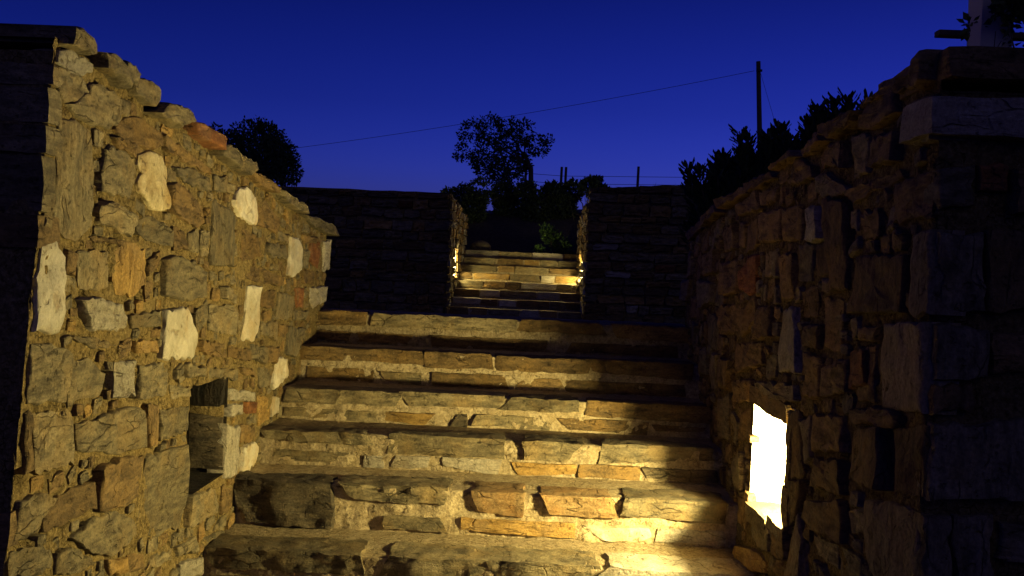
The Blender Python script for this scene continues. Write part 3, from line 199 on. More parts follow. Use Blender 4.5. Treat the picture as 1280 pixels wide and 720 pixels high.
LEFT_SMALL="g 3080,1030 3100,1034 3120,1036 3119,1047 3121,1059 3099,1055 3078,1052 3077,1043;g 2793,1464 2811,1465 2829,1471 2829,1483 2828,1494 2808,1492 2788,1488 2789,1477;G 2738,602 2751,598 2771,600 2773,613 2773,629 2757,631 2738,633 2740,618;B 3297,1440 3317,1439 3343,1437 3342,1448 3342,1459 3321,1463 3298,1462 3296,1453;g 2497,489 2519,488 2542,493 2541,501 2544,512 2519,510 2499,510 2493,499;B 4229,1585 4252,1585 4277,1583 4281,1594 4276,1605 4255,1605 4235,1607 4231,1597;b 2133,359 2150,359 2169,361 2168,376 2167,390 2149,390 2130,388 2134,376;b 3845,770 3863,769 3883,770 3885,785 3885,798 3865,798 3845,798 3847,786;o 3897,790 3912,787 3930,785 3935,798 3933,811 3916,814 3900,816 3898,803;g 3883,1505 3898,1504 3914,1504 3919,1520 3915,1534 3900,1535 3883,1534 3881,1522;o 3008,1460 3028,1462 3049,1463 3051,1476 3050,1487 3030,1488 3010,1487 3010,1476;g 2544,1818 2560,1821 2579,1823 2580,1837 2576,1848 2559,1849 2543,1847 2542,1835;g 3269,1027 3286,1024 3308,1021 3312,1032 3313,1042 3291,1044 3272,1048 3270,1039;b 4791,1314 4808,1311 4827,1314 4828,1324 4831,1334 4811,1338 4792,1337 4788,1327;g 3088,470 3097,463 3112,458 3119,468 3122,480 3112,489 3098,492 3091,484;b 4030,1586 4047,1587 4070,1587 4069,1599 4069,1614 4050,1613 4031,1615 4030,1602;b 3110,1970 3133,1970 3161,1970 3161,1981 3160,1991 3135,1992 3109,1990 3112,1980;g 4680,1508 4691,1505 4707,1502 4711,1517 4713,1530 4697,1535 4683,1537 4681,1524;g 2566,1666 2582,1664 2603,1662 2606,1673 2607,1685 2586,1688 2566,1687 2562,1678;g 2667,1318 2681,1313 2702,1311 2706,1322 2707,1333 2687,1337 2667,1339 2668,1329;b 4727,1400 4740,1399 4757,1402 4755,1416 4754,1430 4739,1432 4722,1430 4723,1415;g 3926,1883 3943,1880 3961,1882 3963,1895 3961,1907 3945,1911 3930,1909 3925,1896;b 2536,1765 2552,1763 2573,1760 2575,1773 2574,1784 2556,1787 2538,1789 2537,1778;g 2455,98 2470,100 2490,105 2491,115 2488,123 2467,121 2448,113 2452,107;B 3562,1819 3578,1817 3599,1818 3603,1830 3600,1841 3580,1841 3558,1842 3561,1831;G 2858,685 2878,686 2903,686 2908,696 2905,706 2880,704 2853,704 2854,695;b 2686,730 2699,731 2718,733 2717,746 2715,758 2699,760 2682,758 2680,745;b 5114,1742 5134,1744 5155,1746 5153,1757 5155,1768 5134,1765 5112,1763 5115,1754;g 2131,261 2146,264 2166,271 2162,279 2160,289 2143,285 2125,279 2125,271;g 3682,1533 3698,1532 3719,1536 3719,1546 3717,1558 3699,1559 3677,1555 3680,1545;B 3664,1229 3682,1227 3704,1226 3705,1239 3704,1251 3686,1252 3666,1253 3664,1242;g 4098,1056 4113,1056 4130,1054 4131,1069 4130,1085 4116,1084 4103,1087 4098,1073;g 2832,1385 2849,1386 2867,1386 2868,1401 2868,1415 2850,1414 2833,1414 2831,1401;g 4351,1364 4363,1358 4378,1355 4382,1365 4387,1375 4374,1380 4362,1385 4358,1376;g 2205,475 2223,474 2248,473 2248,484 2248,497 2225,497 2206,498 2205,487;b 2486,184 2502,184 2525,181 2527,193 2526,204 2506,206 2487,208 2486,198;G 2410,1396 2425,1399 2446,1403 2443,1413 2442,1424 2423,1422 2407,1417 2408,1408;B 3348,1597 3365,1601 3384,1605 3384,1614 3383,1624 3363,1620 3344,1615 3345,1607;g 2702,270 2718,267 2737,268 2739,279 2739,292 2720,293 2700,291 2699,282;g 2984,1539 2996,1541 3013,1546 3010,1558 3007,1570 2993,1567 2979,1566 2978,1553;g 3559,1340 3576,1335 3595,1332 3600,1340 3599,1350 3583,1355 3567,1358 3565,1350;B 3429,1728 3449,1729 3472,1734 3469,1742 3470,1752 3449,1749 3428,1747 3426,1738;g 2359,585 2376,580 2397,578 2398,587 2400,596 2381,599 2361,604 2362,594;g 3916,864 3930,866 3947,870 3947,882 3944,895 3928,893 3914,891 3916,879;o 3208,539 3228,540 3255,540 3252,550 3252,559 3230,560 3205,560 3210,551;g 5079,1744 5093,1750 5107,1758 5105,1767 5097,1775 5085,1770 5074,1764 5075,1754;g 4108,1864 4122,1862 4140,1860 4141,1874 4142,1886 4126,1887 4108,1888 4105,1877;o 5068,1261 5080,1262 5097,1264 5097,1278 5093,1289 5078,1289 5061,1286 5062,1273;g 2335,1651 2351,1652 2369,1657 2368,1668 2362,1678 2348,1675 2330,1672 2333,1663;b 4731,1802 4743,1801 4761,1801 4763,1814 4762,1827 4745,1829 4730,1831 4728,1817;b 2619,1341 2634,1342 2653,1344 2653,1355 2650,1369 2635,1367 2619,1367 2616,1356;G 3650,646 3672,644 3698,645 3696,654 3698,664 3676,665 3655,665 3650,658;g 3591,1917 3607,1915 3629,1914 3629,1922 3629,1931 3612,1936 3592,1939 3589,1929;G 2321,949 2337,947 2361,948 2358,959 2362,968 2340,971 2324,972 2321,962;g 2451,596 2465,597 2483,600 2481,612 2476,625 2463,622 2447,621 2450,609;g 3326,547 3341,542 3358,542 3360,552 3361,564 3347,566 3331,570 3329,559;o 3827,1002 3844,1005 3865,1008 3862,1017 3863,1028 3844,1025 3826,1023 3828,1014;b 2554,646 2570,648 2586,652 2586,663 2585,674 2568,671 2551,668 2555,659;b 4211,1066 4223,1067 4241,1067 4244,1080 4242,1093 4225,1093 4210,1094 4208,1081;o 4927,1211 4943,1212 4960,1210 4962,1225 4960,1238 4945,1238 4929,1240 4929,1227;G 4132,1391 4146,1389 4161,1394 4159,1407 4157,1420 4143,1420 4129,1417 4132,1405;g 3513,572 3528,572 3547,575 3548,585 3548,598 3530,596 3512,598 3510,586;g 3858,666 3877,665 3900,664 3904,673 3901,683 3881,684 3859,685 3857,678;g 4933,1670 4948,1669 4967,1666 4966,1679 4966,1693 4951,1694 4934,1694 4931,1682;g 2441,568 2459,568 2477,567 2476,581 2476,593 2460,592 2443,592 2439,580;g 4394,918 4408,916 4424,918 4428,930 4425,944 4410,945 4393,943 4395,932;b 2534,800 2547,797 2563,796 2567,808 2568,821 2551,823 2533,824 2533,813;g 3385,1593 3403,1593 3425,1595 3427,1605 3426,1616 3405,1615 3386,1616 3386,1606;b 2189,40 2202,38 2216,34 2222,48 2220,61 2206,62 2191,63 2190,53;B 2709,1208 2724,1211 2746,1213 2744,1222 2744,1231 2724,1230 2706,1228 2703,1219;b 3149,1284 3167,1278 3186,1277 3187,1287 3188,1298 3171,1300 3154,1302 3152,1294;g 2983,1497 2998,1499 3017,1499 3017,1510 3014,1524 3000,1524 2986,1522 2982,1511;g 4093,1598 4107,1594 4128,1592 4131,1602 4128,1614 4111,1615 4093,1618 4093,1608;g 2657,252 2669,250 2686,254 2684,265 2685,278 2670,279 2657,278 2653,266;B 5043,1384 5058,1383 5075,1383 5079,1394 5078,1405 5061,1407 5042,1407 5040,1397;g 3385,697 3402,694 3418,691 3421,703 3421,713 3406,715 3388,718 3388,708;g 2178,282 2191,278 2208,276 2212,286 2211,299 2197,300 2185,304 2178,295;g 3294,1962 3313,1960 3339,1959 3338,1970 3337,1979 3315,1979 3292,1980 3292,1971;g 5302,1726 5315,1721 5331,1716 5333,1725 5337,1732 5324,1740 5310,1743 5305,1736;o 4487,1802 4500,1804 4518,1809 4515,1818 4517,1827 4498,1826 4481,1821 4481,1813;g 5211,1730 5223,1731 5240,1732 5242,1745 5240,1760 5225,1758 5212,1761 5211,1747;g 2400,918 2414,918 2431,917 2432,931 2429,944 2414,942 2398,940 2396,930;g 4359,1401 4372,1400 4389,1403 4389,1414 4390,1427 4376,1430 4359,1429 4361,1417;g 5283,1520 5298,1519 5316,1519 5320,1529 5320,1540 5300,1542 5284,1541 5279,1532;B 3129,1031 3144,1029 3165,1032 3168,1041 3163,1051 3145,1049 3124,1049 3124,1040;G 3500,512 3517,510 3539,508 3538,517 3540,526 3521,530 3500,531 3502,524;B 4528,1750 4542,1747 4563,1749 4562,1759 4561,1770 4546,1770 4526,1771 4525,1762;B 3528,1915 3543,1915 3563,1913 3560,1925 3564,1937 3545,1937 3529,1935 3526,1926;o 3500,609 3512,607 3527,607 3532,618 3532,628 3517,634 3501,635 3502,623;G 2128,209 2143,207 2159,208 2161,219 2160,232 2145,235 2132,233 2129,222;b 4388,1770 4403,1769 4423,1769 4426,1779 4426,1789 4405,1791 4388,1792 4389,1782;B 3716,1232 3732,1230 3752,1227 3753,1238 3754,1249 3736,1250 3721,1251 3719,1243;g 3183,1031 3197,1027 3214,1027 3216,1038 3217,1048 3201,1050 3185,1053 3186,1043;o 3798,778 3814,777 3831,781 3832,791 3829,802 3814,801 3797,801 3798,790;G 3677,1793 3689,1791 3705,1795 3707,1806 3703,1818 3689,1817 3673,1815 3674,1805;g 2660,793 2673,790 2689,791 2691,804 2688,817 2676,817 2661,819 2659,807;b 5037,1742 5052,1740 5072,1739 5074,1749 5074,1759 5056,1761 5037,1760 5034,1752;G 4886,1201 4903,1198 4922,1199 4921,1210 4921,1220 4905,1221 4888,1222 4887,1211;b 2451,1466 2468,1465 2489,1465 2488,1474 2488,1485 2470,1484 2450,1487 2449,1477;B 2668,1240 2683,1237 2699,1238 2701,1249 2704,1261 2686,1261 2667,1261 2667,1252;g 2950,1978 2964,1977 2980,1979 2984,1991 2979,2001 2964,2002 2950,1999 2949,1990;g 4705,1455 4719,1455 4737,1456 4740,1467 4737,1476 4719,1475 4702,1473 4700,1464;g 2773,641 2788,640 2806,638 2808,649 2804,661 2790,661 2776,662 2773,652;B 2802,790 2819,790 2837,792 2840,801 2837,811 2819,810 2799,810 2802,800;b 3732,1866 3748,1866 3766,1864 3768,1874 3767,1883 3751,1886 3735,1885 3734,1877;g 4135,1494 4149,1494 4168,1497 4167,1506 4164,1517 4149,1517 4135,1513 4133,1505;g 3347,1810 3363,1810 3383,1810 3383,1820 3383,1829 3365,1831 3347,1828 3345,1821;g 2591,788 2603,787 2617,787 2620,799 2620,811 2606,814 2591,814 2590,802;g 4778,1531 4793,1530 4813,1530 4814,1540 4815,1551 4795,1551 4778,1550 4779,1541;b 4459,1255 4473,1256 4491,1255 4495,1264 4492,1275 4475,1276 4458,1274 4459,1266;b 2279,315 2294,316 2310,317 2313,326 2312,336 2295,334 2280,334 2276,325;g 3860,1288 3874,1288 3890,1290 3891,1301 3890,1311 3875,1310 3861,1309 3858,1300;o 2292,363 2304,365 2319,365 2321,376 2319,387 2305,385 2290,386 2288,375;o 2286,238 2299,239 2314,239 2314,250 2314,260 2300,263 2285,260 2284,251;g 4163,904 4177,900 4196,900 4196,908 4197,918 4181,922 4163,921 4163,913;b 4175,1272 4188,1269 4207,1270 4206,1279 4206,1290 4190,1291 4174,1289 4173,1282;G 2596,433 2609,435 2624,436 2628,446 2623,454 2610,454 2592,453 2593,445;b 4487,1198 4502,1195 4520,1194 4522,1203 4520,1212 4506,1215 4490,1216 4487,1208;G 2535,1089 2547,1084 2562,1084 2565,1092 2567,1102 2552,1105 2535,1107 2535,1099;g 3781,1900 3793,1900 3808,1899 3812,1909 3809,1918 3796,1919 3781,1922 3781,1912;g 3030,1351 3042,1348 3059,1348 3060,1359 3060,1368 3046,1371 3031,1372 3030,1362;b 2518,1630 2533,1630 2551,1629 2549,1639 2550,1648 2535,1651 2521,1649 2520,1641;g 3720,1607 3734,1604 3750,1606 3752,1615 3748,1625 3735,1624 3720,1626 3719,1616"
RIGHT_SMALL="G 3915,1546 3934,1546 3954,1549 3956,1561 3951,1574 3934,1574 3916,1572 3915,1560;b 4413,1600 4432,1598 4460,1598 4456,1608 4457,1621 4436,1623 4416,1623 4414,1613;b 3670,691 3683,689 3700,687 3699,705 3702,720 3685,721 3668,722 3671,707;g 2877,1599 2891,1604 2911,1607 2906,1619 2901,1630 2887,1626 2873,1623 2871,1612;g 2941,1849 2963,1848 2984,1848 2989,1859 2985,1870 2966,1873 2945,1872 2941,1862;b 4328,997 4347,995 4370,993 4372,1004 4374,1014 4351,1017 4327,1016 4325,1007;b 2767,457 2782,456 2798,452 2800,468 2801,483 2786,484 2771,487 2771,473;g 3864,1544 3882,1544 3909,1544 3907,1554 3907,1565 3885,1568 3862,1566 3860,1557;b 2915,1026 2930,1025 2949,1030 2947,1042 2946,1053 2928,1055 2911,1050 2912,1040;b 3966,1481 3982,1478 4003,1475 4005,1488 4004,1500 3986,1503 3968,1505 3968,1493;g 2134,464 2153,464 2180,466 2175,476 2177,487 2155,485 2131,483 2131,475;g 3330,1300 3344,1302 3363,1306 3364,1316 3362,1329 3344,1326 3325,1326 3324,1315;g 3619,1624 3630,1624 3645,1624 3647,1642 3642,1659 3628,1657 3614,1656 3614,1640;b 3975,1117 3997,1114 4019,1114 4024,1123 4023,1133 4001,1137 3977,1136 3980,1127;b 2290,184 2301,180 2319,178 2322,193 2323,205 2307,209 2292,211 2289,199;B 2573,1635 2588,1636 2605,1634 2606,1649 2607,1666 2591,1667 2576,1665 2574,1652;G 5079,1527 5094,1527 5112,1529 5114,1541 5115,1554 5094,1554 5074,1551 5074,1540;g 4402,1832 4416,1828 4434,1825 4440,1836 4438,1849 4423,1853 4403,1854 4404,1844;g 3946,816 3962,812 3984,814 3987,824 3986,836 3966,838 3944,838 3944,827;B 2370,835 2385,838 2403,841 2404,853 2397,864 2383,861 2366,860 2370,849;g 4124,851 4139,851 4158,853 4160,866 4157,880 4139,878 4123,875 4124,865;b 2759,1408 2783,1405 2810,1405 2809,1414 2807,1423 2785,1426 2765,1425 2760,1417;b 3668,1277 3683,1276 3702,1277 3702,1290 3704,1303 3685,1303 3666,1302 3665,1291;g 4066,1306 4079,1306 4098,1307 4098,1321 4093,1333 4079,1337 4064,1334 4063,1320;b 3943,1838 3958,1835 3977,1836 3978,1849 3976,1863 3960,1864 3942,1865 3942,1852;B 3289,683 3307,680 3334,679 3335,689 3332,698 3311,701 3288,701 3285,692;b 4576,1551 4588,1550 4606,1552 4608,1564 4605,1580 4591,1580 4573,1579 4573,1567;b 4229,1311 4242,1308 4258,1310 4260,1324 4259,1341 4247,1342 4231,1342 4228,1328;b 2500,991 2518,991 2539,992 2539,1005 2538,1018 2520,1018 2503,1017 2504,1006;b 3251,1309 3268,1310 3292,1310 3293,1321 3290,1331 3269,1331 3246,1329 3246,1320;b 2828,1285 2839,1279 2858,1275 2859,1285 2862,1295 2849,1302 2832,1306 2831,1296;g 2925,501 2939,499 2958,501 2955,516 2955,531 2939,530 2925,528 2925,516;g 4813,1064 4832,1060 4855,1057 4853,1068 4853,1079 4836,1079 4816,1082 4818,1073;g 4191,907 4209,906 4227,907 4228,921 4228,932 4210,934 4195,931 4192,921;g 4385,1451 4400,1451 4417,1451 4415,1466 4416,1481 4399,1479 4383,1480 4386,1465;g 2126,649 2142,649 2168,649 2167,660 2164,669 2145,670 2123,672 2125,661;B 4110,1897 4127,1895 4149,1892 4148,1903 4152,1912 4131,1914 4109,1916 4111,1908;g 5290,1500 5307,1497 5328,1497 5330,1508 5329,1519 5311,1522 5292,1522 5290,1513;g 2445,1704 2457,1702 2474,1701 2477,1713 2474,1728 2461,1730 2447,1730 2443,1718;g 4323,971 4343,969 4364,969 4367,979 4365,988 4345,991 4327,990 4324,982;g 5061,1401 5075,1394 5091,1392 5095,1400 5098,1409 5084,1416 5069,1419 5064,1412;g 3808,993 3823,992 3839,992 3840,1004 3843,1017 3826,1020 3810,1020 3809,1007;b 2643,736 2655,731 2673,726 2675,735 2678,745 2663,750 2645,755 2645,746;g 4548,1474 4562,1473 4580,1473 4581,1484 4583,1495 4566,1499 4550,1496 4546,1487;g 3659,1534 3679,1534 3701,1536 3702,1546 3700,1556 3679,1556 3662,1553 3659,1545;g 3032,888 3046,884 3061,881 3066,891 3067,902 3053,906 3035,909 3036,900;G 4077,1774 4093,1772 4113,1772 4111,1784 4113,1796 4096,1797 4079,1799 4078,1787;g 2869,483 2887,480 2909,478 2911,488 2907,499 2891,501 2872,500 2870,493;g 3546,1304 3563,1303 3585,1306 3584,1315 3584,1327 3565,1326 3545,1326 3546,1316;b 2640,1292 2653,1291 2669,1291 2670,1304 2671,1317 2656,1320 2640,1318 2639,1307;b 2430,43 2449,43 2471,46 2470,56 2468,65 2450,65 2429,64 2432,55;g 5267,1532 5280,1534 5295,1535 5295,1547 5294,1560 5278,1558 5264,1557 5262,1544;G 2149,971 2160,969 2175,975 2175,987 2173,998 2159,999 2144,997 2146,985;b 4043,1246 4055,1248 4072,1249 4071,1262 4070,1274 4053,1274 4040,1270 4041,1260;g 3024,1311 3037,1308 3055,1307 3057,1318 3056,1327 3042,1332 3028,1334 3023,1323;b 2139,588 2153,586 2169,586 2170,600 2168,613 2155,615 2143,614 2142,602;g 3959,1391 3974,1393 3991,1396 3991,1406 3988,1418 3974,1418 3960,1417 3959,1405;g 2791,1656 2804,1654 2819,1657 2820,1671 2819,1684 2804,1683 2791,1684 2792,1671;g 4280,925 4293,925 4314,926 4313,935 4310,947 4295,946 4275,945 4275,936;g 4145,1715 4163,1714 4184,1716 4184,1725 4185,1736 4165,1736 4146,1736 4145,1726;g 2341,181 2359,178 2378,181 2376,190 2378,200 2360,201 2343,201 2343,191;g 4467,1707 4482,1704 4501,1704 4501,1713 4504,1725 4486,1726 4470,1727 4468,1718;b 2785,339 2798,336 2817,339 2817,350 2815,360 2800,363 2786,361 2785,351;B 4779,1822 4794,1822 4809,1822 4810,1835 4810,1849 4795,1846 4778,1845 4780,1836;b 5278,1322 5290,1323 5305,1324 5304,1337 5303,1348 5288,1347 5273,1346 5275,1334;G 4602,1195 4618,1195 4639,1194 4637,1204 4639,1215 4621,1217 4603,1216 4603,1207;b 3831,614 3843,615 3860,615 3862,625 3860,635 3845,636 3828,635 3826,626;G 3077,697 3090,698 3106,700 3104,712 3104,723 3089,721 3076,721 3075,710;b 3976,940 3992,940 4011,939 4012,948 4012,960 3996,961 3978,961 3976,953;b 4659,1605 4674,1603 4691,1605 4690,1615 4690,1626 4675,1625 4659,1626 4656,1616;b 2286,114 2301,114 2317,117 2316,128 2314,138 2298,135 2283,132 2285,123;G 2223,173 2238,174 2256,174 2255,185 2257,196 2240,195 2226,196 2224,186;g 5238,1688 5254,1691 5273,1691 5271,1701 5269,1710 5255,1709 5236,1708 5237,1700;G 2195,1733 2210,1734 2225,1737 2227,1747 2225,1756 2209,1756 2194,1753 2194,1744;B 2511,830 2528,829 2549,831 2546,840 2548,849 2530,850 2516,849 2513,841;b 2933,655 2948,655 2968,655 2969,665 2965,674 2950,675 2934,676 2933,666;g 4796,1603 4810,1605 4826,1607 4823,1616 4824,1625 4809,1626 4797,1622 4794,1614;b 2793,242 2807,239 2824,240 2826,248 2825,257 2811,260 2797,262 2794,253;b 4110,1810 4124,1811 4140,1811 4140,1820 4142,1831 4125,1829 4107,1829 4109,1821;G 2130,42 2143,39 2158,39 2160,49 2161,60 2145,60 2130,61 2128,52;b 2550,1678 2562,1675 2579,1672 2580,1683 2580,1695 2566,1695 2552,1696 2550,1688;b 3901,1073 3914,1074 3930,1076 3931,1086 3928,1095 3914,1096 3900,1094 3900,1085;g 2678,765 2690,766 2707,768 2705,777 2705,786 2689,784 2675,784 2676,774;b 4441,1450 4453,1451 4469,1449 4468,1460 4469,1470 4455,1471 4441,1471 4439,1461"
LEFT_COPING="g 2347,2132 2389,2142 2458,2130 2478,2096 2453,2087 2377,2086 2345,2092;g 2504,2107 2568,2118 2621,2111 2687,2118 2768,2102 2764,2089 2703,2057 2642,2046 2581,2068 2516,2071;g 2722,2077 2797,2095 2853,2101 2927,2085 2936,2059 2902,2031 2814,2035 2735,2050;g 2873,2016 2948,2056 3057,2067 3162,2059 3200,2037 3083,2007 2965,2009;r 3215,2039 3259,2043 3378,2034 3464,2016 3460,1978 3344,1983 3234,2002;g 3485,1989 3526,2007 3696,1988 3882,1975 3896,1952 3805,1923 3606,1947 3488,1962;b 3907,1953 3985,1948 4140,1934 4269,1912 4259,1891 4085,1898 3933,1919;g 4295,1907 4474,1900 4783,1867 4838,1836 4631,1840 4355,1868;g 4872,1834 5046,1835 5482,1802 5535,1753 5286,1762 4946,1800"
LEFT_PITS="p 2557,1858 2593,1873 2596,1781 2563,1787;p 2534,1745 2566,1751 2564,1715 2537,1706;p 2425,1572 2449,1591 2474,1543 2435,1550;p 2653,1572 2677,1592 2687,1538 2657,1534;p 2884,1602 2926,1602 2914,1532 2884,1533;p 2995,1593 3033,1598 3033,1535 3000,1542;p 2439,1500 2468,1511 2475,1476 2441,1477;p 2506,1527 2552,1528 2544,1513 2507,1514;p 2428,1321 2457,1327 2458,1256 2429,1250;p 2641,1314 2720,1336 2707,1244 2641,1259;p 2833,1284 2876,1311 2886,1213 2827,1232;p 3287,1457 3372,1459 3380,1393 3332,1401;p 3421,1457 3471,1461 3479,1393 3437,1395;p 2835,1383 2851,1398 2867,1348 2827,1351;p 2824,1685 2858,1690 2866,1669 2826,1667;p 3409,1775 3467,1783 3449,1649 3412,1608;p 3732,1712 3793,1708 3802,1641 3751,1640;p 2413,1407 2454,1419 2455,1408 2421,1406;p 2572,1396 2629,1391 2630,1383 2572,1388;p 2700,1205 2715,1212 2713,1182 2686,1195;p 3441,2000 3474,2009 3497,1961 3454,1956;p 3623,1890 3669,1900 3685,1853 3628,1849;p 2576,948 2600,942 2502,915 2467,916;p 2586,885 2618,892 2607,854 2592,863;p 3792,637 3873,632 3878,594 3805,607;p 2342,1818 2353,1825 2354,1756 2340,1736"
RIGHT_STONES="m 2291,2002 2214,2018 2114,2013 2094,1920 2256,1928;b 2614,2038 2480,2067 2338,2064 2315,2008 2501,1993 2596,2009;b 2669,1858 2301,1880 2283,1862 2618,1829;b 2333,1849 2111,1866 2106,1764 2306,1762;n 2194,1734 2097,1742 2074,1572 2171,1571;B 2545,1692 2225,1692 2232,1569 2585,1550;m 2646,1809 2584,1806 2584,1755 2642,1777;b 2581,1798 2416,1802 2407,1736 2565,1736;n 2349,1539 2233,1548 2094,1557 2086,1465 2091,1373 2336,1353 2382,1427 2374,1484;b 2518,1521 2358,1532 2386,1499 2513,1490;r 2601,1454 2451,1471 2427,1397 2586,1364;b 2517,1324 2285,1357 2209,1352 2229,1322 2493,1292;B 2571,1271 2295,1315 2264,1181 2348,1168 2550,1145;B 2240,1321 2088,1349 2090,1207 2220,1188;n 2386,1134 2262,1159 2115,1169 2097,1109 2109,1034 2305,976 2373,1017;g 2520,1077 2394,1111 2385,1058 2499,1029;b 3456,1989 3213,2009 3016,1957 2992,1922 3144,1919 3446,1940;g 2962,1921 2857,1926 2716,1882 2664,1857 2800,1848 2946,1877;b 3007,1986 2912,2007 2678,1986 2681,1919 2968,1953;l 3084,1839 3039,1845 2911,1837 2887,1746 2962,1734 3076,1746;B 2844,1849 2669,1835 2625,1610 2762,1602;g 3165,1735 2974,1731 2973,1627 3145,1625;b 3682,1933 3454,1930 3479,1884 3672,1882;b 4105,1909 3766,1949 3724,1878 4063,1865;r 3992,1634 3855,1709 3726,1711 3738,1585 3777,1565 3948,1581;m 5595,1594 5273,1606 5349,1493 5563,1492;m 5002,1601 4630,1595 4629,1514 4893,1470;L 3325,1529 3139,1547 3086,1427 3055,1357 3340,1331 3359,1420;m 2669,1536 2599,1550 2596,1529;n 4555,1296 4389,1297 4449,1147 4616,1130;B 4360,1289 4072,1304 4095,1194 4365,1163;b 3012,1503 2851,1507 2864,1440 3001,1442;b 3005,1424 2821,1423 2818,1316 2981,1295;b 2797,1396 2607,1436 2594,1355 2783,1321;g 3663,1266 3092,1317 3065,1274 3583,1199;b 4018,1231 3718,1264 3729,1191 3998,1150;b 4068,1369 3555,1410 3540,1338 4025,1258;n 3021,1228 2903,1249 2900,1137 2951,1108;B 3143,1236 3056,1249 2957,1082 2981,1060 3114,1038;B 3151,1023 2944,1064 3003,953 3066,905 3147,900;m 4035,915 3900,975 3795,991 3764,860 3867,841 4017,844;g 3692,809 3395,845 3267,830 3276,768 3498,718 3691,742;b 3248,838 3077,899 3076,798 3255,766;o 3798,651 3591,698 3366,714 3392,671 3574,621 3819,615;n 2991,963 2920,892 2904,800 3077,750 3042,855;g 2839,938 2615,966 2606,911 2839,890;b 2912,1013 2582,1088 2539,990 2818,954 2919,963;b 2861,1146 2591,1181 2565,1106 2887,1059;b 2874,1259 2597,1294 2582,1207 2849,1164;b 3340,1853 3121,1851 3120,1745 3320,1751;b 3691,1855 3383,1856 3362,1753 3643,1751;g 3623,1722 3412,1727 3416,1636 3604,1634;b 3384,1707 3189,1710 3173,1571 3354,1558;b 4464,1819 4158,1842 4134,1742 4422,1730;b 4428,1683 4090,1698 4091,1568 4375,1551;b 4967,1723 4570,1747 4543,1646 4915,1625;g 2657,2002 2507,1979 2518,1892 2640,1888;b 2482,1974 2309,1966 2300,1899 2483,1902;b 2509,1477 2398,1490 2389,1358 2488,1346;b 3682,1526 3453,1543 3431,1439 3657,1412;b 4379,1498 4031,1528 4007,1427 4331,1386"
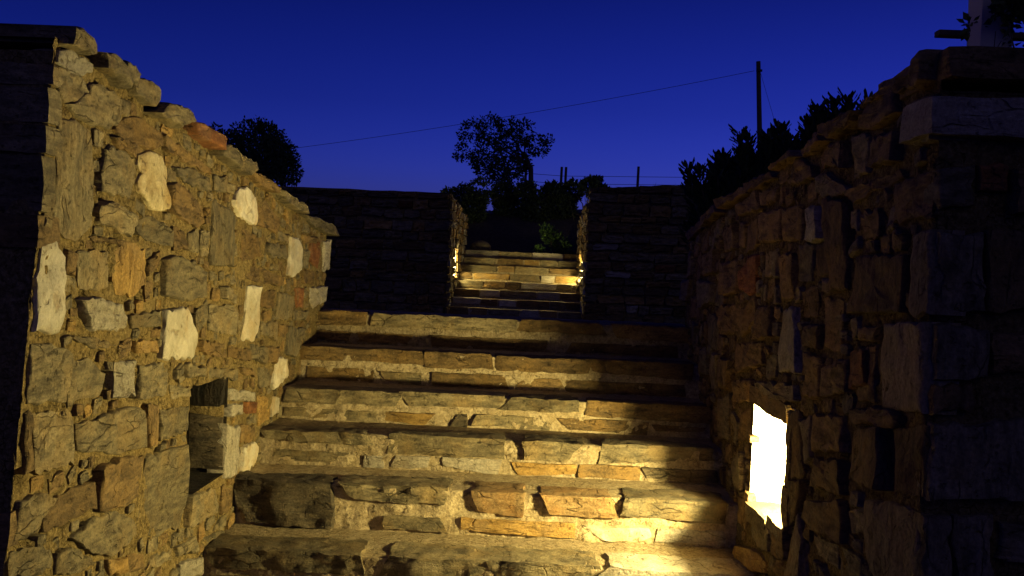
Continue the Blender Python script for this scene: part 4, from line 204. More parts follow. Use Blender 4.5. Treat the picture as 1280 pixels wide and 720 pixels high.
RIGHT_CHIPS="b 2440,466 2559,407 2697,358 2722,416 2762,474 2617,521 2492,581 2443,531;b 2278,324 2364,280 2472,240 2513,316 2550,401 2446,444 2339,481 2299,417;b 4965,1633 5055,1593 5177,1560 5206,1617 5209,1680 5120,1725 5026,1766 4995,1705;b 3692,1479 3801,1443 3920,1401 3952,1439 3958,1497 3848,1532 3726,1573 3714,1534;g 4112,982 4196,977 4304,958 4323,1044 4323,1126 4232,1138 4143,1168 4116,1085;b 2722,736 2798,694 2894,650 2915,713 2948,764 2863,811 2792,844 2758,792;g 4648,1187 4766,1176 4920,1165 4929,1218 4908,1284 4793,1301 4676,1312 4651,1257;g 2376,637 2452,629 2573,621 2582,706 2569,799 2477,793 2377,814 2369,731;G 2685,501 2788,506 2912,524 2899,592 2904,649 2782,649 2684,631 2660,572;b 3089,573 3159,544 3235,530 3267,603 3287,665 3213,706 3137,711 3112,654;B 3733,1751 3820,1726 3960,1716 3957,1767 3948,1824 3848,1835 3719,1853 3732,1807;b 2195,522 2268,509 2360,514 2371,590 2369,670 2275,678 2179,670 2186,597;G 4467,1309 4555,1310 4657,1342 4647,1397 4636,1460 4545,1456 4453,1426 4468,1379;b 2845,316 2915,318 3007,346 2995,408 2988,476 2898,471 2814,443 2821,389;b 4377,991 4450,959 4552,936 4571,976 4574,1019 4491,1057 4393,1083 4388,1036;b 5003,1420 5112,1421 5243,1418 5249,1466 5259,1520 5127,1525 5022,1519 4993,1478;b 2676,1450 2747,1445 2836,1452 2846,1511 2861,1582 2763,1582 2676,1580 2660,1527;g 2393,867 2486,851 2577,854 2598,914 2595,970 2504,982 2414,986 2404,932;g 5031,1270 5123,1264 5230,1277 5214,1338 5222,1399 5128,1394 5034,1383 5044,1338;b 2591,231 2666,219 2756,213 2772,272 2781,334 2686,345 2604,344 2576,295;b 3704,1058 3778,1041 3878,1020 3882,1077 3889,1123 3811,1142 3731,1163 3712,1121;b 2172,715 2240,715 2345,700 2352,751 2359,809 2263,821 2174,826 2154,785;g 5278,1619 5351,1617 5445,1616 5436,1679 5443,1744 5361,1751 5274,1741 5277,1687;G 2614,768 2679,787 2763,815 2739,849 2743,887 2664,868 2585,843 2601,812;G 4389,1486 4474,1494 4567,1504 4570,1551 4558,1593 4477,1592 4396,1589 4384,1543;b 2914,1531 2986,1526 3070,1520 3079,1555 3094,1593 3005,1606 2926,1616 2907,1581;g 3979,983 4034,989 4104,1008 4097,1059 4096,1101 4019,1098 3958,1078 3961,1035;g 4583,1777 4645,1764 4717,1744 4735,1781 4738,1815 4670,1841 4602,1852 4588,1821;B 3709,724 3772,720 3839,724 3851,780 3839,827 3771,830 3705,816 3701,775;g 3011,447 3072,454 3163,476 3159,508 3150,541 3070,529 2990,519 3000,487;G 3278,507 3321,503 3387,496 3389,540 3403,588 3345,605 3287,616 3273,566;b 2142,354 2189,338 2238,335 2260,384 2263,439 2216,447 2173,462 2158,410;B 4844,1749 4895,1741 4967,1734 4972,1773 4984,1821 4920,1836 4851,1839 4847,1801;g 2917,553 2990,558 3064,557 3078,600 3076,644 2992,642 2921,628 2918,595;G 2158,222 2221,220 2287,238 2289,279 2282,319 2215,309 2150,307 2156,266;G 3037,346 3095,349 3158,353 3155,397 3155,446 3099,439 3031,443 3034,397;B 4042,900 4105,894 4185,885 4187,922 4180,954 4119,968 4045,972 4049,941;b 5324,1361 5370,1363 5416,1380 5412,1428 5404,1481 5357,1470 5312,1466 5318,1417;g 3378,1312 3439,1298 3510,1298 3526,1327 3524,1359 3454,1374 3378,1380 3378,1346;b 4294,1304 4351,1305 4428,1315 4418,1348 4423,1386 4353,1380 4295,1378 4286,1345;b 2621,637 2672,639 2740,650 2730,683 2726,718 2672,724 2616,715 2612,680;b 3977,1744 4021,1744 4072,1750 4072,1800 4069,1848 4016,1842 3965,1832 3966,1794;B 2837,1646 2878,1644 2929,1641 2940,1688 2942,1730 2887,1738 2829,1739 2837,1696;b 3411,572 3458,561 3505,547 3521,585 3522,626 3476,628 3429,643 3422,608;G 4819,1347 4880,1331 4944,1329 4957,1356 4958,1390 4894,1398 4830,1404 4832,1376;b 5145,1729 5196,1721 5262,1718 5265,1750 5270,1779 5208,1788 5151,1787 5139,1764;B 2162,99 2208,95 2267,93 2270,127 2264,161 2217,170 2162,167 2154,137;g 4026,781 4084,784 4153,780 4157,814 4143,845 4090,845 4029,846 4035,818;g 2157,842 2201,828 2265,831 2262,860 2264,893 2213,902 2156,906 2156,873;b 3446,1577 3492,1566 3544,1557 3553,1588 3550,1615 3504,1627 3463,1633 3455,1604;b 4739,1080 4779,1084 4823,1102 4817,1129 4811,1158 4768,1153 4731,1141 4724,1112;B 4726,1345 4770,1345 4820,1362 4810,1390 4809,1418 4766,1421 4728,1411 4722,1383;g 4485,1807 4532,1806 4585,1808 4583,1843 4586,1874 4532,1879 4487,1867 4488,1840;g 2320,117 2360,113 2413,105 2423,129 2419,164 2377,174 2328,176 2325,152;g 2975,676 3017,680 3069,684 3069,714 3068,743 3018,740 2969,739 2964,709;B 4440,1663 4475,1649 4518,1643 4535,1664 4539,1685 4490,1696 4449,1708 4444,1686;B 4095,1344 4138,1333 4184,1330 4187,1361 4189,1385 4148,1391 4100,1398 4096,1373;b 2994,1865 3029,1858 3074,1855 3077,1883 3076,1904 3037,1915 2996,1913 2990,1890;G 2259,63 2282,54 2309,39 2325,60 2335,82 2305,96 2282,107 2267,92;b 4693,1411 4718,1419 4752,1430 4751,1455 4743,1479 4709,1469 4678,1459 4678,1437;b 4359,1108 4390,1108 4436,1116 4435,1142 4428,1162 4387,1157 4343,1150 4348,1131;g 4235,1856 4262,1845 4304,1841 4304,1869 4307,1895 4274,1902 4241,1904 4229,1885;B 4842,1415 4878,1412 4931,1405 4931,1425 4929,1446 4887,1451 4837,1456 4840,1437;B 4100,1844 4139,1850 4189,1860 4185,1878 4177,1896 4137,1888 4098,1883 4098,1864;b 3224,1873 3268,1863 3321,1856 3326,1872 3322,1887 3278,1899 3234,1902 3229,1889;G 5217,1227 5257,1218 5308,1211 5309,1227 5306,1244 5268,1252 5229,1262 5222,1245;B 4168,793 4196,794 4228,803 4226,829 4226,858 4191,856 4158,851 4158,823;b 2227,927 2251,921 2290,920 2292,944 2294,973 2265,978 2237,983 2224,959;b 3158,726 3186,721 3224,716 3233,737 3229,761 3200,767 3169,774 3163,754;b 3358,1492 3389,1498 3433,1506 3432,1523 3427,1540 3387,1533 3344,1522 3352,1510;b 2525,173 2557,173 2595,172 2597,195 2603,219 2560,220 2524,219 2515,197;G 3821,658 3851,658 3881,666 3881,694 3873,722 3846,720 3815,715 3822,689;b 2237,1701 2273,1707 2320,1708 2321,1730 2316,1747 2273,1744 2229,1740 2230,1722;G 2720,362 2752,372 2788,383 2785,400 2773,417 2745,408 2717,398 2713,381;G 3583,1550 3615,1552 3648,1558 3649,1584 3641,1605 3612,1608 3579,1604 3578,1578;g 3659,1576 3680,1569 3713,1562 3721,1586 3725,1608 3698,1621 3672,1624 3665,1605;B 4523,1065 4543,1056 4575,1050 4578,1071 4591,1090 4564,1103 4540,1109 4529,1093;b 2979,1241 3005,1242 3040,1246 3042,1270 3037,1295 3002,1289 2967,1280 2969,1262;b 3703,996 3724,986 3754,977 3763,1001 3764,1025 3743,1035 3719,1042 3713,1020;b 3108,315 3149,308 3190,304 3194,320 3198,336 3157,343 3120,346 3106,333;G 2303,229 2333,220 2373,217 2377,239 2377,263 2343,266 2311,270 2304,253;b 2268,862 2303,866 2348,869 2346,889 2344,909 2303,904 2271,897 2267,883;g 3105,1570 3129,1564 3161,1558 3164,1581 3172,1602 3138,1609 3109,1610 3102,1592;g 4860,1082 4890,1088 4921,1088 4925,1114 4921,1136 4887,1133 4858,1131 4863,1109;B 3193,476 3225,473 3269,474 3272,493 3268,514 3231,516 3190,517 3188,499;g 2771,187 2800,185 2836,182 2839,203 2839,224 2806,226 2769,230 2763,210;b 4606,1067 4633,1059 4670,1053 4673,1074 4675,1091 4644,1100 4611,1104 4604,1088;g 2520,1502 2541,1496 2565,1488 2576,1512 2579,1540 2557,1544 2534,1548 2527,1530;g 3489,489 3507,480 3536,481 3538,506 3546,528 3520,537 3498,542 3488,518;b 3947,1664 3965,1656 3995,1652 3997,1674 4009,1697 3982,1705 3958,1709 3954,1689;b 3999,1636 4033,1631 4075,1636 4070,1657 4071,1677 4034,1676 4001,1674 4002,1655;G 2558,1306 2587,1302 2623,1305 2630,1325 2624,1345 2590,1347 2555,1346 2552,1327;b 3342,457 3381,456 3431,458 3424,477 3427,495 3384,494 3345,489 3345,475;g 2429,156 2463,157 2497,163 2505,182 2503,200 2464,199 2425,195 2431,180;g 4366,1402 4395,1396 4433,1395 4429,1418 4430,1443 4402,1447 4369,1445 4368,1424;b 3394,500 3423,495 3461,490 3463,510 3464,529 3434,539 3398,540 3399,522;G 3389,1550 3410,1545 3438,1547 3440,1573 3440,1603 3418,1607 3390,1601 3384,1580;b 3897,1101 3927,1100 3970,1101 3973,1120 3967,1138 3930,1140 3889,1141 3896,1121;b 3375,1873 3400,1867 3430,1867 3429,1893 3431,1923 3407,1922 3379,1927 3380,1900;b 3642,1659 3667,1661 3692,1670 3690,1695 3685,1720 3660,1720 3637,1714 3636,1688;g 5283,1754 5310,1756 5342,1762 5340,1784 5339,1804 5307,1803 5275,1799 5279,1778;b 4028,1126 4057,1119 4091,1125 4093,1144 4088,1165 4061,1170 4031,1170 4033,1148;B 2725,1286 2760,1283 2801,1278 2805,1296 2802,1314 2767,1318 2732,1320 2727,1306;g 3261,714 3295,713 3336,709 3344,728 3342,744 3301,749 3259,748 3259,734;b 4926,1254 4956,1248 4997,1251 4996,1270 4997,1286 4960,1291 4925,1288 4921,1272;g 2359,53 2386,52 2416,53 2421,74 2420,99 2391,103 2365,99 2357,79;g 2439,88 2465,85 2492,79 2496,107 2497,135 2473,136 2449,134 2444,115;g 4958,1506 4976,1501 4999,1494 5009,1512 5017,1532 4993,1544 4968,1550 4960,1530;b 4481,1745 4512,1741 4545,1746 4554,1765 4544,1784 4515,1785 4479,1785 4483,1767;G 3368,1385 3407,1386 3445,1388 3451,1406 3447,1422 3410,1423 3374,1422 3366,1406;g 5066,1220 5095,1217 5125,1211 5128,1230 5132,1249 5103,1253 5075,1260 5072,1242;B 4970,1205 5002,1206 5048,1211 5044,1228 5048,1244 5004,1241 4965,1240 4963,1224;g 2562,1712 2580,1700 2609,1688 2617,1702 2620,1715 2597,1729 2572,1743 2566,1728;b 2412,573 2439,570 2472,567 2476,586 2479,603 2448,612 2416,613 2413,596;b 3970,1529 3997,1530 4037,1531 4038,1550 4031,1567 4000,1570 3966,1570 3962,1552;g 2788,1596 2818,1597 2854,1600 2857,1617 2855,1637 2819,1637 2783,1632 2786,1615;b 4991,1776 5020,1775 5053,1768 5058,1786 5060,1802 5027,1805 4996,1812 4998,1795;g 3366,1443 3391,1440 3422,1444 3422,1464 3427,1486 3395,1488 3365,1487 3364,1468;B 2333,913 2358,908 2389,906 2392,925 2392,948 2369,952 2347,957 2337,938;g 5088,1787 5110,1781 5143,1783 5144,1803 5142,1824 5117,1826 5090,1831 5086,1809;G 4965,1300 4993,1300 5029,1301 5031,1321 5028,1343 4994,1338 4965,1340 4964,1321;B 5413,1762 5438,1762 5470,1766 5471,1786 5470,1805 5439,1807 5415,1803 5407,1786;b 2348,1699 2373,1697 2403,1702 2408,1721 2402,1742 2374,1738 2343,1740 2343,1721;G 2322,1753 2341,1748 2370,1748 2368,1774 2369,1796 2346,1802 2322,1799 2316,1779;b 4631,1114 4657,1111 4691,1115 4691,1135 4691,1155 4660,1157 4632,1159 4633,1137;g 3018,1418 3037,1419 3060,1426 3061,1450 3052,1472 3031,1469 3008,1465 3010,1442;b 2411,198 2434,201 2466,202 2466,223 2459,243 2433,242 2407,239 2403,219;G 2637,154 2663,158 2696,158 2698,177 2693,194 2664,192 2631,192 2628,174;B 4189,1703 4220,1698 4259,1696 4257,1713 4262,1727 4226,1733 4190,1735 4193,1719;g 4604,1277 4625,1277 4655,1282 4652,1303 4652,1322 4623,1319 4595,1318 4594,1298;b 4968,1377 4993,1373 5024,1378 5024,1396 5023,1417 4995,1415 4964,1417 4963,1396;B 3136,1874 3155,1866 3181,1867 3188,1887 3185,1911 3163,1914 3136,1914 3132,1895;g 4781,1766 4806,1768 4831,1774 4834,1794 4826,1813 4802,1812 4776,1805 4775,1788;g 5240,1367 5272,1364 5303,1368 5305,1385 5307,1401 5275,1403 5245,1403 5239,1387;g 4196,863 4224,867 4253,868 4254,888 4254,908 4223,904 4197,901 4197,884;g 2453,1102 2481,1097 2518,1097 2515,1113 2518,1127 2486,1132 2455,1136 2452,1119;b 3673,1627 3697,1635 3723,1643 3723,1659 3718,1672 3690,1664 3666,1656 3668,1642;g 2385,504 2408,502 2435,506 2439,526 2438,544 2410,544 2379,541 2382,526;B 4030,1182 4057,1181 4086,1181 4087,1199 4091,1219 4060,1222 4031,1218 4030,1203;G 2126,923 2152,924 2182,921 2184,939 2187,955 2155,959 2127,957 2121,942;G 3704,854 3730,859 3762,865 3761,880 3757,894 3727,890 3700,886 3700,872;b 5137,1204 5168,1203 5201,1205 5203,1221 5198,1239 5169,1235 5138,1237 5134,1220;b 3004,1356 3026,1356 3052,1351 3054,1373 3053,1395 3033,1400 3006,1399 3004,1380;B 3868,791 3889,804 3912,817 3910,830 3899,836 3879,826 3857,813 3859,801;b 3294,619 3319,621 3348,622 3344,642 3341,662 3318,662 3292,656 3293,640;B 3711,687 3735,684 3768,680 3769,696 3771,711 3742,716 3713,720 3713,705;b 3908,1008 3926,1014 3947,1028 3939,1041 3934,1055 3912,1044 3896,1034 3897,1019;b 2858,912 2888,910 2918,914 2917,931 2919,949 2889,949 2862,946 2862,930;b 2188,475 2210,468 2242,466 2240,481 2247,494 2217,500 2187,505 2186,491;g 4335,1841 4363,1842 4391,1845 4394,1861 4395,1879 4364,1880 4334,1878 4340,1861;g 4475,1085 4496,1088 4524,1096 4523,1112 4515,1126 4491,1122 4467,1114 4468,1100;b 3093,735 3117,730 3145,730 3150,749 3149,765 3121,770 3092,768 3090,753;g 5000,1547 5018,1544 5045,1548 5045,1571 5042,1594 5019,1594 4999,1592 4998,1571;g 3706,936 3727,938 3760,938 3761,955 3755,971 3730,974 3703,971 3701,956;g 3009,311 3035,304 3066,302 3067,317 3070,331 3042,334 3015,339 3009,326;b 4768,1317 4795,1313 4823,1304 4824,1320 4827,1332 4803,1339 4779,1343 4773,1332;G 2138,703 2158,694 2183,685 2190,695 2194,704 2169,716 2143,725 2141,715;b 2456,808 2482,804 2511,803 2509,824 2510,843 2486,844 2460,844 2457,828;g 3991,1590 4015,1585 4043,1587 4048,1602 4048,1620 4022,1621 3998,1624 3994,1610;g 2165,1885 2189,1878 2215,1878 2218,1891 2225,1903 2198,1909 2169,1913 2166,1902;b 5245,1278 5264,1277 5291,1280 5293,1298 5286,1316 5263,1311 5240,1311 5239,1294;b 2254,445 2278,446 2306,448 2305,466 2302,484 2280,483 2252,483 2251,466;g 3387,613 3405,622 3426,636 3418,645 3414,656 3394,646 3377,636 3380,625;b 3281,461 3307,459 3336,460 3340,474 3337,489 3311,492 3284,489 3284,477;g 2587,589 2614,588 2642,592 2643,608 2638,621 2614,620 2583,616 2584,603;b 4478,1468 4499,1461 4522,1453 4526,1463 4532,1470 4508,1480 4487,1487 4480,1479;g 2516,280 2543,282 2569,280 2572,295 2575,308 2545,311 2522,309 2514,297;b 3598,1283 3616,1290 3639,1298 3641,1309 3634,1317 3612,1310 3587,1300 3591,1293;g 2136,530 2157,526 2186,530 2187,544 2187,560 2160,560 2133,560 2135,547;b 5263,1443 5279,1435 5303,1432 5304,1445 5309,1459 5289,1464 5267,1471 5264,1457;G 2356,958 2381,964 2405,972 2407,983 2405,992 2378,984 2354,977 2354,969;b 2301,828 2326,823 2352,823 2355,838 2355,854 2331,854 2305,856 2306,843;g 4860,1296 4880,1293 4905,1292 4907,1307 4909,1323 4887,1326 4864,1327 4860,1315;g 2723,156 2748,155 2776,156 2778,171 2772,185 2749,187 2728,185 2727,171;g 2782,290 2805,296 2830,301 2829,314 2825,326 2803,326 2782,319 2783,308;B 4758,1455 4780,1450 4811,1449 4812,1461 4813,1475 4787,1477 4764,1479 4756,1470;b 3736,840 3760,834 3793,831 3794,840 3795,850 3767,854 3738,860 3737,851;b 4953,1441 4966,1431 4981,1421 4988,1429 4994,1439 4983,1450 4968,1462 4961,1453;b 4257,1136 4278,1136 4307,1139 4308,1151 4307,1162 4279,1165 4251,1164 4256,1150;b 4331,936 4357,933 4385,930 4385,942 4385,955 4361,958 4335,960 4335,949;g 2610,1445 2633,1446 2661,1449 2662,1461 2657,1472 2634,1474 2611,1470 2608,1460;g 4033,851 4059,852 4086,858 4084,868 4081,879 4058,878 4036,874 4030,863;b 2193,1576 2208,1579 2227,1587 2223,1601 2218,1614 2200,1611 2186,1602 2185,1590;B 2520,229 2536,232 2555,236 2557,249 2552,264 2533,258 2515,254 2512,242;b 2755,426 2775,420 2800,414 2804,424 2805,434 2783,440 2760,444 2754,438;b 3337,1727 3356,1725 3382,1721 3389,1731 3386,1744 3362,1748 3336,1749 3334,1739;b 5191,1555 5211,1551 5237,1550 5241,1562 5241,1574 5217,1577 5193,1581 5194,1569;g 2762,853 2782,850 2807,850 2810,864 2808,879 2786,878 2762,882 2763,867;b 4305,1694 4327,1692 4359,1693 4355,1705 4360,1715 4330,1716 4304,1716 4298,1706;b 2843,847 2863,849 2894,851 2895,862 2894,872 2864,871 2835,871 2839,859;b 3895,787 3915,782 3946,780 3945,791 3945,804 3922,808 3897,810 3895,800;B 3461,1376 3484,1378 3510,1383 3511,1393 3509,1405 3484,1401 3459,1399 3458,1388;b 2608,540 2630,532 2655,530 2659,541 2661,550 2637,555 2616,558 2609,551;b 2484,1701 2501,1702 2524,1699 2528,1712 2527,1728 2507,1731 2485,1731 2482,1719;G 4234,1362 4255,1355 4277,1351 4284,1358 4281,1368 4263,1376 4245,1380 4236,1373;g 3036,1482 3056,1482 3083,1481 3084,1493 3088,1505 3061,1508 3036,1509 3035,1498;B 2528,567 2552,569 2580,567 2581,580 2578,593 2555,594 2532,591 2530,581;b 4076,1535 4097,1530 4121,1530 4120,1543 4123,1555 4101,1559 4082,1559 4074,1548;g 3687,1754 3706,1754 3725,1759 3724,1773 3720,1787 3702,1785 3685,1779 3683,1768;g 4491,1616 4511,1614 4534,1610 4539,1622 4539,1634 4516,1637 4494,1640 4491,1629;b 4559,1606 4582,1603 4608,1600 4610,1613 4607,1624 4586,1627 4565,1628 4563,1618;b 4918,1470 4935,1466 4956,1472 4956,1486 4953,1501 4934,1500 4916,1500 4916,1485;g 2432,998 2452,997 2477,996 2476,1008 2478,1021 2456,1023 2434,1025 2432,1013;b 4730,1838 4746,1833 4764,1832 4767,1848 4770,1864 4752,1864 4736,1867 4731,1854;g 3960,784 3977,782 4001,781 4000,793 4006,806 3981,806 3960,809 3957,798;g 2864,1822 2880,1822 2901,1824 2903,1838 2896,1851 2878,1849 2856,1845 2861,1834;b 4411,1861 4432,1858 4457,1857 4462,1869 4461,1881 4436,1882 4413,1881 4408,1872;b 4286,1517 4307,1516 4331,1516 4335,1530 4332,1543 4310,1543 4286,1542 4285,1532;b 2373,1813 2385,1820 2399,1828 2393,1838 2387,1848 2374,1840 2361,1832 2366,1822;b 2576,352 2592,346 2617,345 2618,358 2618,368 2596,370 2576,374 2571,363;g 4023,1692 4048,1693 4074,1694 4076,1705 4072,1717 4050,1717 4028,1718 4023,1706;g 3437,459 3458,459 3486,460 3487,471 3486,483 3460,480 3437,481 3432,470;g 2601,1557 2627,1553 2652,1554 2654,1564 2656,1575 2631,1577 2608,1577 2605,1568;b 2393,1006 2406,1005 2425,1001 2428,1017 2425,1032 2412,1036 2396,1037 2392,1024;b 3694,1809 3709,1814 3723,1821 3721,1833 3715,1842 3700,1834 3684,1825 3686,1817;b 2410,820 2425,819 2444,823 2445,837 2441,850 2424,850 2407,846 2404,835;g 5227,1636 5243,1635 5260,1635 5263,1650 5265,1663 5245,1667 5225,1665 5229,1651;b 3329,1890 3347,1888 3368,1886 3371,1897 3370,1912 3352,1914 3333,1916 3329,1904;B 2184,52 2199,54 2219,55 2215,71 2218,84 2199,88 2184,87 2182,71;G 2893,1260 2914,1262 2936,1267 2938,1278 2932,1288 2914,1287 2893,1283 2892,1273;g 3054,1335 3076,1328 3100,1326 3103,1336 3104,1347 3082,1349 3061,1352 3055,1345;G 2134,189 2158,191 2191,194 2191,203 2184,211 2159,209 2135,206 2133,198;g 3720,1422 3731,1425 3747,1428 3745,1443 3743,1459 3727,1456 3712,1452 3715,1439;B 4575,1250 4591,1246 4614,1244 4617,1257 4617,1269 4597,1273 4576,1273 4574,1264;g 4381,1180 4401,1175 4426,1171 4429,1182 4427,1192 4406,1195 4386,1197 4382,1189;g 4661,1356 4674,1353 4693,1357 4694,1371 4689,1384 4674,1387 4657,1386 4659,1371;B 4669,1474 4688,1472 4714,1475 4715,1486 4709,1498 4690,1497 4667,1495 4667,1485;g 2439,1813 2458,1811 2481,1813 2480,1825 2480,1838 2460,1838 2440,1837 2435,1826;b 3194,1311 3214,1313 3235,1316 3238,1327 3238,1339 3214,1337 3194,1333 3194,1324;g 2610,1483 2633,1485 2657,1486 2662,1496 2656,1506 2635,1505 2610,1506 2611,1495;b 4688,1054 4704,1052 4727,1055 4724,1066 4725,1079 4704,1078 4684,1076 4682,1065;g 4342,1055 4358,1055 4374,1054 4379,1069 4378,1085 4361,1084 4344,1087 4344,1072;B 3251,1718 3269,1715 3290,1718 3287,1730 3289,1742 3270,1743 3249,1741 3250,1731;G 3119,1327 3142,1326 3171,1325 3175,1333 3173,1342 3146,1344 3118,1345 3121,1337;G 2307,1989 2319,1982 2335,1973 2339,1982 2344,1990 2330,1998 2316,2005 2311,1999;g 4374,1705 4392,1706 4421,1704 4421,1714 4420,1723 4395,1726 4371,1727 4369,1717;g 4409,931 4432,929 4455,929 4457,939 4459,949 4436,952 4413,950 4409,942"
RIGHT_COPING="b 2196,2097 2132,2107 2124,2044 2188,2035;b 2311,2081 2204,2092 2197,2040 2317,2049;b 2550,2066 2425,2076 2330,2074 2349,2059 2478,2059 2566,2053;b 2876,2053 2730,2053 2572,2050 2616,2013 2793,2007 2856,2024;b 3140,2017 2905,2039 2869,2012 3011,1993 3117,1995;b 3509,2000 3177,2016 3155,1999 3460,1984;b 3919,1979 3554,1993 3502,1967 3718,1946 3882,1947;b 4438,1953 3945,1969 3910,1943 4389,1910;b 4968,1904 4470,1935 4423,1898 4907,1856;b 5525,1847 5011,1891 4952,1850 5396,1801"
RIGHT_PITS="p 3102,1529 3031,1537 2992,1378 3043,1368;p 2450,1468 2399,1472 2405,1401 2433,1398;p 2284,1315 2244,1312 2226,1192 2261,1192;p 2233,1673 2189,1690 2177,1576 2228,1571;p 2900,1119 2858,1160 2925,1070 2952,1030;p 3047,1244 2988,1218 2929,1091 2962,1085;p 2903,1853 2856,1850 2836,1740 2876,1741;p 3707,1486 3629,1489 3621,1451 3685,1447"
